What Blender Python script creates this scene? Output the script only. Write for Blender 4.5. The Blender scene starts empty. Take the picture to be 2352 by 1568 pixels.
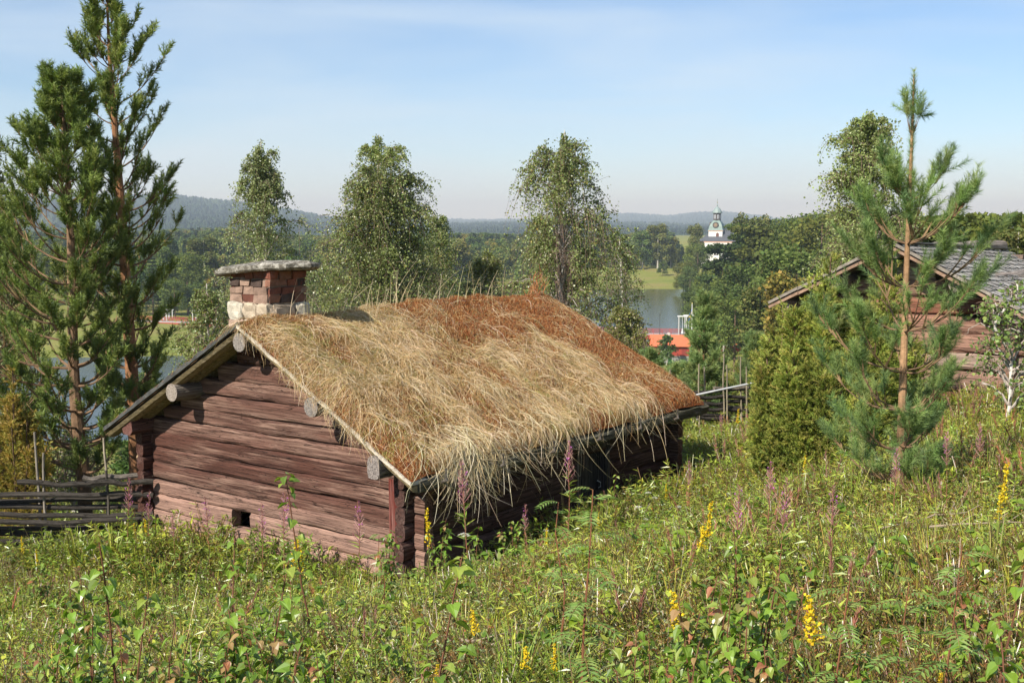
import bpy, math, numpy as np
from mathutils import Vector
# ------------------------------------------------------------------ camera, sky, sun
sc = bpy.context.scene
FPX, PITCH = 2700.0, math.radians(5.72)      # focal length in pixels of a 2352 px wide picture
cam_d = bpy.data.cameras.new('camera'); cam = bpy.data.objects.new('camera', cam_d)
sc.collection.objects.link(cam); sc.camera = cam
cam_d.sensor_width = 36; cam_d.lens = 36 * FPX / 2352; cam_d.clip_start = 0.05; cam_d.clip_end = 40000
cam.location = (0, 0, 0); cam.rotation_euler = (math.pi / 2 - PITCH, 0, 0)

SUN_AZ, SUN_EL = math.radians(-139), math.radians(40)      # azimuth clockwise from +Y
world = bpy.data.worlds.new('World'); sc.world = world; world.use_nodes = True
nt = world.node_tree; nt.nodes.clear()
out = nt.nodes.new('ShaderNodeOutputWorld'); bg = nt.nodes.new('ShaderNodeBackground')
sky = nt.nodes.new('ShaderNodeTexSky'); sky.sky_type = 'NISHITA'; sky.sun_disc = False
sky.sun_elevation = SUN_EL; sky.sun_rotation = SUN_AZ; sky.altitude = 200
sky.air_density = 1.0; sky.dust_density = 0.0; sky.ozone_density = 3.5
bg.inputs['Strength'].default_value = 0.098
tc = nt.nodes.new('ShaderNodeTexCoord')
mp = nt.nodes.new('ShaderNodeMapping'); mp.inputs['Scale'].default_value = (1.6, 1.0, 9.0)
mp.inputs['Rotation'].default_value = (0, math.radians(8), 0)
nz = nt.nodes.new('ShaderNodeTexNoise'); nz.inputs['Scale'].default_value = 1.9
nz.inputs['Detail'].default_value = 7; nz.inputs['Roughness'].default_value = 0.5; nz.inputs['Distortion'].default_value = 0.4
rmp = nt.nodes.new('ShaderNodeValToRGB')
rmp.color_ramp.elements[0].position = 0.36; rmp.color_ramp.elements[0].color = (0.0, 0.0, 0.0, 1)
rmp.color_ramp.elements[1].position = 0.78; rmp.color_ramp.elements[1].color = (0.75, 0.75, 0.75, 1)
mx = nt.nodes.new('ShaderNodeMix'); mx.data_type = 'RGBA'
mx.inputs['B'].default_value = (5.7, 6.6, 7.3, 1)
L = nt.links.new
L(tc.outputs['Generated'], mp.inputs['Vector']); L(mp.outputs[0], nz.inputs['Vector']); L(nz.outputs['Fac'], rmp.inputs['Fac'])
L(rmp.outputs['Color'], mx.inputs['Factor']); tint = nt.nodes.new('ShaderNodeMix'); tint.data_type = 'RGBA'; tint.blend_type = 'MULTIPLY'; tint.inputs['Factor'].default_value = 1; tint.inputs['B'].default_value = (.85, .915, 1.01, 1)
L(sky.outputs[0], tint.inputs['A']); L(tint.outputs['Result'], mx.inputs['A']); L(mx.outputs['Result'], bg.inputs['Color'])
L(bg.outputs[0], out.inputs['Surface'])

sun_d = bpy.data.lights.new('sun', 'SUN'); sun_d.energy = 5.0; sun_d.angle = math.radians(0.53); sun_d.color = (1.0, 0.94, 0.84)
sun = bpy.data.objects.new('sun', sun_d); sc.collection.objects.link(sun)
sdir = Vector((math.sin(SUN_AZ) * math.cos(SUN_EL), math.cos(SUN_AZ) * math.cos(SUN_EL), math.sin(SUN_EL)))
sun.rotation_euler = sdir.to_track_quat('Z', 'Y').to_euler()
sc.view_settings.view_transform = 'Standard'; sc.view_settings.look = 'None'
sc.view_settings.exposure = 0.5; sc.view_settings.gamma = 1; sc.view_settings.use_curve_mapping = False
sc.render.engine = 'CYCLES'
sc.cycles.max_bounces = 6; sc.cycles.diffuse_bounces = 2; sc.cycles.glossy_bounces = 2
sc.cycles.transmission_bounces = 3; sc.cycles.volume_bounces = 0; sc.cycles.transparent_max_bounces = 4

# ------------------------------------------------------------------ helpers
R_ = np.random.default_rng(7)
PI = math.pi
CP, SP = math.cos(PITCH), math.sin(PITCH)
def PX(x, y, Y):
    """world point at distance Y seen at pixel x, y of the 2352 x 1568 picture"""
    a, b = (x - 1176) / FPX, (784 - y) / FPX
    r = np.array([a, CP + b * SP, -SP + b * CP]); return r * (Y / r[1])
class G:
    def __init__(s): s.V = []; s.F = []; s.C = []; s.n = 0; s.M = []
    def add(s, v, f, col=(.5, .5, .5), mat=0):
        v = np.asarray(v, np.float32).reshape(-1, 3)
        if not isinstance(f, np.ndarray) and len({len(q) for q in f}) > 1:
            for q in f[1:]: s.F.append(np.array([q]) + s.n); s.M.append(mat)
            f = [f[0]]
        f = np.asarray(f, np.int64)
        col = np.asarray(col, np.float32)
        if col.ndim == 1: col = np.broadcast_to(col, (len(v), 3))
        s.V.append(v); s.F.append(f + s.n); s.C.append(col); s.n += len(v); s.M.append(mat); return s
    def box(s, c, d, col=(.5, .5, .5), R=None, mat=0, jit=0):
        v = np.array([[i, j, k] for i in (-.5, .5) for j in (-.5, .5) for k in (-.5, .5)]) * np.array(d)
        if jit: v = v + R_.normal(0, jit, v.shape)
        if R is not None: v = v @ np.array(R).T
        f = [[0, 1, 3, 2], [4, 6, 7, 5], [0, 4, 5, 1], [2, 3, 7, 6], [0, 2, 6, 4], [1, 5, 7, 3]]
        return s.add(v + np.array(c), f, col, mat)
    def beam(s, a, b, w, h, col=(.5, .5, .5), up=(0, 0, 1), mat=0):
        a = np.array(a, float); b = np.array(b, float); d = b - a; l = np.linalg.norm(d); d /= l
        x = np.cross(d, up); x /= np.linalg.norm(x); z = np.cross(x, d)
        return s.box((a + b) / 2, (w, l, h), col, np.stack([x, d, z], 1), mat)
    def tubes(s, P, R, k=5, col=(.5, .5, .5), cap=False):
        P = np.asarray(P, float); R = np.asarray(R, float)
        if P.ndim == 2: P = P[None]; R = R[None]
        N, m, _ = P.shape; R = np.broadcast_to(R, (N, m))
        t = np.gradient(P, axis=1); t /= np.linalg.norm(t, axis=2, keepdims=True) + 1e-9
        ref = np.where(np.abs(t[:, :1, 2:3]) > .8, np.array([1., 0, 0]), np.array([0, 0, 1.]))
        ref = np.broadcast_to(ref, t.shape)
        u = np.cross(t, ref); u /= np.linalg.norm(u, axis=2, keepdims=True) + 1e-9; w = np.cross(t, u)
        a = np.arange(k) * 2 * PI / k
        ring = P[:, :, None] + R[:, :, None, None] * (u[:, :, None] * np.cos(a)[None, None, :, None] + w[:, :, None] * np.sin(a)[None, None, :, None])
        idx = np.arange(N * m * k).reshape(N, m, k)
        q = np.stack([idx[:, :-1], np.roll(idx[:, :-1], -1, 2), np.roll(idx[:, 1:], -1, 2), idx[:, 1:]], -1).reshape(-1, 4)
        col = np.asarray(col, float)
        if col.ndim == 3: col = np.repeat(col[:, :, None], k, 2).reshape(-1, 3)
        elif col.ndim == 2: col = np.repeat(col, m * k, 0)
        s.add(ring.reshape(-1, 3), q, col)
        if cap:
            for e in (0, m - 1):
                for i in range(N): s.F.append(np.array([idx[i, e]]) + s.n - N * m * k); s.M.append(0)
        return s
    def scat(s, T, F, M, P, col):
        """copies of a template leaf: T (k,3), F (m,j), M (N,3,3), P (N,3), col (N,3)"""
        T = np.asarray(T, np.float32); F = np.asarray(F); N = len(P)
        v = np.einsum('nij,kj->nki', M.astype(np.float32), T) + P[:, None].astype(np.float32)
        f = F[None] + (np.arange(N) * len(T))[:, None, None]
        return s.add(v.reshape(-1, 3), f.reshape(-1, F.shape[1]), np.repeat(np.asarray(col, np.float32), len(T), 0))
    def mesh(s, name, mats, smooth=False):
        V = np.concatenate(s.V); C = np.concatenate(s.C)
        me = bpy.data.meshes.new(name); me.vertices.add(len(V)); me.vertices.foreach_set('co', V.ravel())
        tot = np.concatenate([np.full(len(f), f.shape[1]) for f in s.F]); li = np.concatenate([f.ravel() for f in s.F])
        me.loops.add(len(li)); me.loops.foreach_set('vertex_index', li.astype(np.int32))
        me.polygons.add(len(tot)); st = np.concatenate([[0], np.cumsum(tot)[:-1]])
        me.polygons.foreach_set('loop_start', st.astype(np.int32)); me.polygons.foreach_set('loop_total', tot.astype(np.int32))
        for m in (mats if isinstance(mats, (list, tuple)) else [mats]): me.materials.append(m)
        if any(s.M):
            mi = np.concatenate([np.full(len(f), m) for f, m in zip(s.F, s.M)]); me.polygons.foreach_set('material_index', mi.astype(np.int32))
        me.polygons.foreach_set('use_smooth', np.full(len(tot), bool(smooth)))
        a = me.attributes.new('col', 'FLOAT_COLOR', 'POINT')
        a.data.foreach_set('color', np.concatenate([C, np.ones((len(C), 1), np.float32)], 1).astype(np.float32).ravel())
        me.update(calc_edges=True); return me
    def obj(s, name, mats, parent=None, smooth=False):
        o = bpy.data.objects.new(name, s.mesh(name, mats, smooth)); sc.collection.objects.link(o)
        if parent is not None: o.parent = parent
        return o
def tag(o, label=None, cat=None, group=None, kind=None):
    if label: o['label'] = label
    if cat: o['category'] = cat
    if group: o['group'] = group
    if kind: o['kind'] = kind
    return o
def empty(name, label, cat, loc=(0, 0, 0), rz=0, group=None):
    o = bpy.data.objects.new(name, None); sc.collection.objects.link(o)
    o.location = loc; o.rotation_euler = (0, 0, rz); o.empty_display_size = .2
    return tag(o, label, cat, group)
def dup(root, loc, rz=0, scale=1.0, label=None, group=None, sz=None):
    r = root.copy(); sc.collection.objects.link(r); r.location = loc; r.rotation_euler = (0, 0, rz)
    r.scale = (scale, scale, sz if sz else scale)
    if label: r['label'] = label
    if group: r['group'] = group
    for ch in list(root.children):
        c = ch.copy(); sc.collection.objects.link(c); c.parent = r
        for g in list(ch.children):
            d = g.copy(); sc.collection.objects.link(d); d.parent = c
    return r
def unit(v): v = np.asarray(v, float); return v / (np.linalg.norm(v, axis=-1, keepdims=True) + 1e-9)
def frames(d, up=None, size=1.0, roll=None):
    """(N,3,3) with columns side, direction, normal"""
    d = unit(d); N = len(d)
    if up is None: up = R_.normal(size=(N, 3))
    s_ = unit(np.cross(d, up)); n = np.cross(s_, d)
    if roll is not None:
        c, s2 = np.cos(roll)[:, None], np.sin(roll)[:, None]; s_, n = s_ * c + n * s2, n * c - s_ * s2
    M = np.stack([s_, d, n], 2); size = np.asarray(size, float)
    if size.ndim == 1: size = size[:, None, None]
    return M * size
def rnd(n, a=0., b=1.): return R_.uniform(a, b, n)
def rdir(n): return unit(R_.normal(size=(n, 3)))
def mixc(a, b, t): t = np.asarray(t)[:, None]; return np.array(a)[None] * (1 - t) + np.array(b)[None] * t
def jcol(n, cols, w=None, j=.18):
    cols = np.array(cols, float); w = None if w is None else np.array(w) / np.sum(w)
    c = cols[R_.choice(len(cols), n, p=w)]; return c * rnd((n, 1), 1 - j, 1 + j) * rnd((n, 3), .94, 1.06)
def vnoise(x, y, s=1., seed=0):
    """smooth value noise, vectorised"""
    x = np.asarray(x, float) / s + seed * 17.3; y = np.asarray(y, float) / s + seed * 31.7
    xi, yi = np.floor(x), np.floor(y); fx, fy = x - xi, y - yi
    fx = fx * fx * (3 - 2 * fx); fy = fy * fy * (3 - 2 * fy)
    h = lambda a, b: np.modf(np.abs(np.sin(a * 127.1 + b * 311.7) * 43758.5453))[0]
    return (h(xi, yi) * (1 - fx) + h(xi + 1, yi) * fx) * (1 - fy) + (h(xi, yi + 1) * (1 - fx) + h(xi + 1, yi + 1) * fx) * fy
def sstep(x, a, b): t = np.clip((np.asarray(x, float) - a) / (b - a), 0, 1); return t * t * (3 - 2 * t)

# ------------------------------------------------------------------ materials
def nodes(name):
    m = bpy.data.materials.new(name); m.use_nodes = True; t = m.node_tree; t.nodes.clear()
    o = t.nodes.new('ShaderNodeOutputMaterial'); return m, t, o
def N(t, ty, **k):
    n = t.nodes.new(ty)
    for a, b in k.items():
        if a in ('op',): n.operation = b
        elif a in ('blend',): n.blend_type = b
        else: n.inputs[a.replace('_', ' ')].default_value = b
    return n
def bs(t, rough=.8, spec=.3, col=None):
    p = t.nodes.new('ShaderNodeBsdfPrincipled'); p.inputs['Roughness'].default_value = rough
    p.inputs['Specular IOR Level'].default_value = spec
    if col is not None: p.inputs['Base Color'].default_value = (*col, 1)
    return p
def attr(t): a = t.nodes.new('ShaderNodeAttribute'); a.attribute_name = 'col'; return a
def mulmix(t, a, b, fac=1.0, blend='MULTIPLY'):
    m = t.nodes.new('ShaderNodeMix'); m.data_type = 'RGBA'; m.blend_type = blend
    if isinstance(fac, (int, float)): m.inputs['Factor'].default_value = fac
    else: t.links.new(fac, m.inputs['Factor'])
    for k, v in (('A', a), ('B', b)):
        if isinstance(v, tuple): m.inputs[k].default_value = (*v, 1)
        else: t.links.new(v, m.inputs[k])
    return m.outputs['Result']
def ramp(t, src, stops):
    r = t.nodes.new('ShaderNodeValToRGB'); e = r.color_ramp.elements
    while len(e) < len(stops): e.new(.5)
    for i, (p, c) in enumerate(stops):
        e[i].position = p; e[i].color = (*(c if isinstance(c, tuple) else (c, c, c)), 1)
    t.links.new(src, r.inputs['Fac']); return r.outputs['Color']
def noise(t, vec, scale, detail=4, rough=.55, dist=0.):
    n = t.nodes.new('ShaderNodeTexNoise'); n.inputs['Scale'].default_value = scale; n.inputs['Detail'].default_value = detail
    n.inputs['Roughness'].default_value = rough; n.inputs['Distortion'].default_value = dist
    if vec is not None: t.links.new(vec, n.inputs['Vector'])
    return n.outputs['Fac']
def coords(t, scale=(1, 1, 1), kind='Object', rot=(0, 0, 0)):
    c = t.nodes.new('ShaderNodeTexCoord'); m = t.nodes.new('ShaderNodeMapping'); m.inputs['Scale'].default_value = scale
    m.inputs['Rotation'].default_value = rot
    t.links.new(c.outputs[kind], m.inputs['Vector']); return m.outputs[0]
def bump(t, h, strength, dist, p):
    b = t.nodes.new('ShaderNodeBump'); b.inputs['Strength'].default_value = strength; b.inputs['Distance'].default_value = dist
    t.links.new(h, b.inputs['Height']); t.links.new(b.outputs[0], p.inputs['Normal'])
def leaf_mat(name, trans=.3, rough=.55, spec=.35, instvar=False):
    m, t, o = nodes(name); a = attr(t); col = a.outputs['Color']
    if instvar:
        oi = t.nodes.new('ShaderNodeObjectInfo')
        v = ramp(t, oi.outputs['Random'], [(0, (.70, .74, .7)), (.3, (1.0, 1.0, 1.0)), (.6, (1.25, 1.12, .85)), (.85, (1.3, 1.0, .75)), (1, (.85, 1.1, .95))])
        col = mulmix(t, col, v)
    p = bs(t, rough, spec); t.links.new(col, p.inputs['Base Color'])
    tr = t.nodes.new('ShaderNodeBsdfTranslucent')
    t.links.new(mulmix(t, col, (1.25, 1.3, .6)), tr.inputs['Color'])
    ms = t.nodes.new('ShaderNodeMixShader'); ms.inputs[0].default_value = trans
    t.links.new(p.outputs[0], ms.inputs[1]); t.links.new(tr.outputs[0], ms.inputs[2]); t.links.new(ms.outputs[0], o.inputs['Surface'])
    return m
def flat_mat(name, rough=.7, spec=.3, bsc=0, bst=.3, var=.25, vs=3.):
    m, t, o = nodes(name); a = attr(t); p = bs(t, rough, spec)
    c = coords(t); n = noise(t, c, vs, 6, .6)
    col = mulmix(t, a.outputs['Color'], ramp(t, n, [(.25, 1 - var), (.75, 1 + var * .6)]))
    t.links.new(col, p.inputs['Base Color'])
    if bsc: bump(t, noise(t, c, bsc, 8, .65), bst, .02, p)
    t.links.new(p.outputs[0], o.inputs['Surface']); return m
def wood_mat(name, axis='X', crack=1.0, grey=(.36, .27, .23), greyamt=.5, s=1.):
    m, t, o = nodes(name); a = attr(t); p = bs(t, .85, .2)
    k = {'X': (1, 0, 0), 'Y': (0, 1, 0), 'Z': (0, 0, 1)}[axis]
    sc_ = lambda al, ac: tuple((al if q else ac) * s for q in k)
    fib = noise(t, coords(t, sc_(.7, 26)), 1.6, 8, .68, .25)
    big = noise(t, coords(t, sc_(.5, 3.2)), 1.3, 5, .6, .3)
    crk = noise(t, coords(t, sc_(.32, 9)), 1.5, 3, .5, .5)
    fc = ramp(t, fib, [(.30, .35), (.5, .95), (.72, 1.5)])
    c1 = mulmix(t, a.outputs['Color'], fc)
    gf = ramp(t, big, [(.42, 0.), (.68, 1.)])
    mm = N(t, 'ShaderNodeMath', op='MULTIPLY'); t.links.new(gf, mm.inputs[0]); t.links.new(ramp(t, fib, [(.42, 0.), (.62, 1.)]), mm.inputs[1])
    m2 = N(t, 'ShaderNodeMath', op='MULTIPLY'); t.links.new(mm.outputs[0], m2.inputs[0]); m2.inputs[1].default_value = greyamt
    c2 = mulmix(t, c1, grey, m2.outputs[0], 'MIX')
    cr = ramp(t, crk, [(.492, 1.), (.499, 1 - .93 * crack), (.503, 1 - .93 * crack), (.51, 1.)])
    crk2 = noise(t, coords(t, sc_(.55, 17)), 2.1, 4, .6, .8)
    cr = mulmix(t, cr, ramp(t, crk2, [(.40, 1.), (.412, 1 - .8 * crack), (.418, 1 - .8 * crack), (.43, 1.)]))
    c3 = mulmix(t, c2, cr); t.links.new(c3, p.inputs['Base Color'])
    h = mulmix(t, ramp(t, fib, [(.2, 0.), (.8, 1.)]), cr)
    bump(t, h, .8, .012, p); t.links.new(p.outputs[0], o.inputs['Surface']); return m
M_leaf = leaf_mat('leaf_green'); M_gloss = leaf_mat('leaf_glossy', .28, .33, .5)
M_needle = leaf_mat('needles', .2, .55, .25); M_ground_leaf = leaf_mat('ground_leaves', .25, .34, .55, True)
M_straw = leaf_mat('straw', .18, .5, .3); M_petal = leaf_mat('petals', .3, .7, .1)
M_far = leaf_mat('far_foliage', .25, .8, .1, True)
M_stem = flat_mat('stems', .8, .2); M_bark = flat_mat('pine_bark', .9, .15, 22, .7, .45, 14.)
M_logX = wood_mat('red_timber_along_x', 'X', 1.0, (.42, .28, .21), .75); M_logY = wood_mat('red_timber_along_y', 'Y', 1.0, (.3, .23, .2), .4)
M_greyY = wood_mat('grey_timber_along_y', 'Y', .8, (.42, .38, .33), .6); M_greyX = wood_mat('grey_timber_along_x', 'X', .8, (.4, .36, .31), .6)
M_greyZ = wood_mat('grey_timber_upright', 'Z', .8, (.4, .35, .3), .6)
M_fence = wood_mat('dark_fence_wood', 'X', .8, (.085, .075, .065), .5); M_fpost = wood_mat('fence_pole_wood', 'Z', .8, (.30, .26, .2), .5)
M_paint = flat_mat('painted_boards', .55, .4, 0, 0, .12, 2.)
M_stone = flat_mat('stone', .9, .2, 26, .8, .45, 9.)
def bark_birch():
    m, t, o = nodes('birch_bark'); a = attr(t); p = bs(t, .7, .3)
    n = noise(t, coords(t, (1.5, 1.5, 9)), 1.6, 5, .7, .3)
    col = mulmix(t, a.outputs['Color'], ramp(t, n, [(.30, .12), (.39, 1.), (1, 1.05)])); t.links.new(col, p.inputs['Base Color'])
    t.links.new(p.outputs[0], o.inputs['Surface']); return m
M_birch = bark_birch()

# ------------------------------------------------------------------ ground
WATER = -28.0
ctrl = np.array([(0, 0, -1.62), (-4, 2, -1.9), (4, 2, -1.45), (0, 5, -2.3), (-4, 6, -2.75), (4, 6, -1.95), (9, 6, -1.5), (-10, 6, -3.2),
 (-3, 10, -3.75), (-8, 11, -4.2), (1, 10, -3.0), (3.6, 10, -2.4), (8, 10, -2.0), (-1.2, 13.5, -4.75), (2, 13.5, -3.9), (3.2, 19, -4.55), (-6, 17.5, -5.05),
 (6, 14, -2.75), (6.5, 18, -3.05), (9, 18, -2.9), (5.2, 22, -4.0), (12, 18, -2.5), (6, 27, -4.95), (11, 27, -4.0), (-12, 18, -5.5), (-20, 18, -6), (0, 27, -6.2),
 (-10, 27, -6.9), (0, 45, -10), (15, 45, -8.5), (-20, 45, -11.5), (40, 50, -5), (-60, 50, -14), (0, 80, -17), (20, 80, -15.5), (60, 80, -9), (-50, 80, -20),
 (0, 130, -24), (-40, 125, -26), (40, 130, -23), (100, 130, -12), (-120, 120, -26), (0, -20, 1), (-20, -20, 0), (20, -20, 2), (60, 0, 3), (-60, 0, -5), (0, -80, 10), (120, 0, 8), (-120, 0, -10),
 (0, 180, -26), (100, 180, -16), (-100, 160, -28)], float)
def tps(r): return np.where(r > 1e-6, r, 0)      # linear (biharmonic in 3D) kernel
_n = len(ctrl); _K = tps(np.linalg.norm(ctrl[:, None, :2] - ctrl[None, :, :2], axis=2)); _Pm = np.c_[np.ones(_n), ctrl[:, :2]]
_A = np.block([[_K, _Pm], [_Pm.T, np.zeros((3, 3))]]); _w = np.linalg.solve(_A, np.r_[ctrl[:, 2], 0, 0, 0])
river = np.array([(-400, 150), (-200, 132), (-100, 140), (-50, 149), (-20, 195), (5, 240), (26, 262), (46, 268), (50, 290), (58, 360), (74, 430), (82, 504),
 (60, 506), (30, 500), (-30, 470), (-70, 400), (-84, 345), (-66, 315), (-56, 268), (-66, 250), (-90, 246), (-140, 244), (-250, 250), (-400, 280)], float)
def river_sd(x, y):
    """signed distance to the river outline, negative in the water"""
    x = np.asarray(x, float).ravel(); y = np.asarray(y, float).ravel(); d = np.full(x.shape, 1e9); ins = np.zeros(x.shape, bool)
    for i in range(len(river)):
        a, b = river[i], river[(i + 1) % len(river)]; e = b - a
        t = np.clip(((x - a[0]) * e[0] + (y - a[1]) * e[1]) / (e @ e), 0, 1)
        d = np.minimum(d, np.hypot(x - a[0] - t * e[0], y - a[1] - t * e[1]))
        c = (a[1] > y) != (b[1] > y); xx = a[0] + (y - a[1]) / (e[1] if abs(e[1]) > 1e-9 else 1e-9) * e[0]
        ins ^= c & (x < xx)
    return np.where(ins, -d, d)
def height(x, y):
    x = np.asarray(x, float); y = np.asarray(y, float); sh = x.shape; x = x.ravel(); y = y.ravel()
    near = np.zeros(x.shape)
    for i in range(_n): near += _w[i] * np.hypot(x - ctrl[i, 0], y - ctrl[i, 1])
    near += _w[_n] + _w[_n + 1] * x + _w[_n + 2] * y
    sd = river_sd(x, y); r = np.hypot(x, y)
    hill = 15 * sstep(x - .05 * y, 62, 150) * (1 - .6 * sstep(r, 900, 1500))
    far = WATER + np.clip(sd * .055, -3, 5.) + hill + 1.2 * (vnoise(x, y, 60, 3) - .5) * (sd > 15)
    t = sstep(r, 105, 165) * np.where(y > 0, 1, sstep(r, 300, 600)); t = np.where((y < 30) , sstep(r, 200, 600), t)
    h = near * (1 - t) + far * t
    h = np.where(sd < 12, np.minimum(h, WATER + .9 + .1 * np.maximum(sd, -30)), h)
    h += .10 * (vnoise(x, y, 1.6, 5) - .5) * (r < 60)
    return h.reshape(sh)
def gz(x, y): return float(height(np.array([x]), np.array([y]))[0])
az = np.radians(np.r_[np.arange(-180, -42, 3.), np.arange(-42, 42, .4), np.arange(42, 180.1, 3.)])
rr = np.r_[0.01, np.geomspace(.8, 1750, 210)]
A_, Rg = np.meshgrid(az, rr); X_, Y_ = Rg * np.sin(A_), Rg * np.cos(A_); Z_ = height(X_, Y_)
def grid_faces(n, m): i = np.arange(n * m).reshape(n, m); return np.stack([i[:-1, :-1], i[:-1, 1:], i[1:, 1:], i[1:, :-1]], -1).reshape(-1, 4)
g = G(); g.add(np.stack([X_, Y_, Z_], -1), grid_faces(*X_.shape)[:, ::-1])
def ground_mat():
    m, t, o = nodes('meadow_soil'); p = bs(t, .95, .1); c = coords(t)
    n1 = noise(t, c, .06, 6, .6); n2 = noise(t, c, 2.2, 8, .7)
    c1 = ramp(t, n1, [(.35, (.19, .22, .045)), (.5, (.24, .25, .055)), (.62, (.28, .24, .08))])
    c2 = mulmix(t, c1, ramp(t, n2, [(.3, .55), (.7, 1.25)])); t.links.new(c2, p.inputs['Base Color'])
    bump(t, n2, .7, .1, p); t.links.new(p.outputs[0], o.inputs['Surface']); return m
tag(g.obj('ground', ground_mat(), smooth=True), kind='structure')

# water
g = G(); g.add([(-900, 90, WATER), (400, 90, WATER), (400, 700, WATER), (-900, 700, WATER)], [[0, 1, 2, 3]])
def water_mat():
    m, t, o = nodes('river_water'); p = bs(t, .07, .5, (.02, .03, .028)); c = coords(t, (.5, 1.2, 1))
    bump(t, noise(t, c, .8, 5, .6), .30, .3, p); t.links.new(p.outputs[0], o.inputs['Surface']); return m
tag(g.obj('water', water_mat()), kind='structure')

# far hills with their woods
px2az = lambda x: np.arctan2((np.asarray(x, float) - 1176), FPX * 1.005)
azh = np.radians(np.r_[np.arange(-60, -27, .6), np.arange(-27, 27, .07), np.arange(27, 60.1, .6)]); rh = np.geomspace(1650, 12500, 150)
A_, Rg = np.meshgrid(azh, rh)
ridges = [(1, 2300, 700, [(-900, -14), (0, -10), (400, -14), (900, -24), (1300, -22), (1700, -20), (2352, -22), (3500, -10)]),
          (2, 4300, 1500, [(-1500, 30), (-300, 46), (100, 54), (400, 57), (450, 51), (540, 44), (640, 30), (740, 13), (800, 3), (900, -4), (1300, 0), (1500, -2), (1700, -10), (2500, -8), (3500, 0)]),
          (3, 8200, 2200, [(-900, 10), (700, 2), (900, 6), (1040, 8), (1150, 5), (1330, 10), (1400, 21), (1440, 20), (1500, 17), (1555, 16), (1600, 22), (1645, 24), (1700, 20), (1780, 10), (1850, 6), (2000, 4), (2300, 1), (2500, 8), (3500, 10)])]
H = np.full(A_.shape, -23.)
for k, r0, wd, prof in ridges:
    pa = px2az([p[0] for p in prof]); top = np.interp(A_, pa, [p[1] for p in prof]) / FPX * r0
    top = top + (vnoise(A_ * 900, Rg * 0, 9, k) - .5) * r0 * .0012
    H = np.maximum(H, -23 + (top + 23) * np.exp(-((Rg - r0) / wd * np.where(Rg < r0, 1, 1.5)) ** 2))
H += (R_.random(A_.shape) ** 2) * 9 * sstep(Rg, 1700, 2300) * (1 + Rg / 9000)
H[0] = -40
g = G(); g.add(np.stack([Rg * np.sin(A_), Rg * np.cos(A_), H], -1), grid_faces(*A_.shape)[:, ::-1])
def hill_mat():
    m, t, o = nodes('wooded_hills'); p = bs(t, .95, .05); c = coords(t)
    n1 = noise(t, c, .0016, 5, .6); n2 = noise(t, c, .03, 6, .7)
    c1 = ramp(t, n1, [(.42, (.022, .036, .018)), (.52, (.030, .050, .022)), (.62, (.070, .092, .036))])
    t.links.new(mulmix(t, c1, ramp(t, n2, [(.3, .6), (.7, 1.3)])), p.inputs['Base Color'])
    t.links.new(p.outputs[0], o.inputs['Surface']); return m
tag(g.obj('hills', hill_mat()), kind='structure')

# ------------------------------------------------------------------ old turf-roofed cabin
AZ = math.radians(37.0)
RX, RY, RZ = -1.21, 13.75, -3.08        # near right eave corner
HW, LEN, RISE = 3.05, 7.35, 1.72        # half width, roof length, rise
ex = np.array([math.cos(AZ), -math.sin(AZ), 0]); ey = np.array([math.sin(AZ), math.cos(AZ), 0])
base = np.array([RX, RY, 0]) - HW * ex; GZ = -4.95
cabin = empty('log_cabin', 'old red-brown log cabin with a dry grass turf roof and stone chimney', 'cabin', (base[0], base[1], GZ), -AZ)
EAVE = RZ - GZ
OV = .52; SW = HW - .42                 # front overhang, half width of the walls
def log(g, a, b, hh, ht, col, n=None, rag=.010, ends=True, k=12, squar=3.2, sag=0.):
    """hewn log from a to b, hh half height, ht half thickness"""
    a = np.array(a, float); b = np.array(b, float); L_ = np.linalg.norm(b - a); n = n or max(4, int(L_ / .12))
    d = (b - a) / L_; s_ = np.cross(d, (0, 0, 1)); s_ /= np.linalg.norm(s_); u = np.cross(s_, d)
    t = np.linspace(0, 1, n); an = np.arange(k) * 2 * PI / k + PI / k
    cx = np.sign(np.cos(an)) * np.abs(np.cos(an)) ** (2 / squar); cz = np.sign(np.sin(an)) * np.abs(np.sin(an)) ** (2 / squar)
    s0 = R_.random() * 99
    bow = (vnoise(t * L_, t * 0, 1.1, s0) - .5) * .035; bow2 = (vnoise(t * L_, t * 0 + 5, .7, s0) - .5) * .02
    rg = 1 + (vnoise(np.repeat(t[:, None] * L_, k, 1), np.repeat(np.arange(k)[None] * 1.0, n, 0), .28, s0) - .5) * rag * 18
    c = a + np.outer(t, b - a) + np.outer(bow, u) + np.outer(bow2, s_)
    v = c[:, None] + s_ * (cx * ht)[None, :, None] * rg[..., None] + u * (cz * hh)[None, :, None] * rg[..., None]
    i = np.arange(n * k).reshape(n, k)
    q = np.stack([i[:-1], np.roll(i[:-1], -1, 1), np.roll(i[1:], -1, 1), i[1:]], -1).reshape(-1, 4)
    cc = np.array(col)[None, None] * (1 + (vnoise(np.repeat(t[:, None] * L_, k, 1), np.repeat(np.arange(k)[None] * .7, n, 0), .9, s0 + 3)[..., None] - .5) * .5)
    g.add(v, q[:, ::-1], cc.reshape(-1, 3))
    if ends: g.add(np.stack([v[0], v[-1]]), [list(range(k)), list(range(2 * k - 1, k - 1, -1))], np.array(col) * 1.1)
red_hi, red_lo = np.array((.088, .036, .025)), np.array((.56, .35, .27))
hl = .112
rows = int((EAVE + .1) / (2 * hl)) + 1
gw = G(); gs = G(); sw_l = G(); sw_r = G(); bw = G()
hole = (-.76, -.36)
k = 0; z = .02
zs = []
while z < EAVE + RISE - .25:
    h_ = hl * R_.uniform(.86, 1.12); zs.append((z + h_, h_)); z += 2 * h_ + .005
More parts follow.
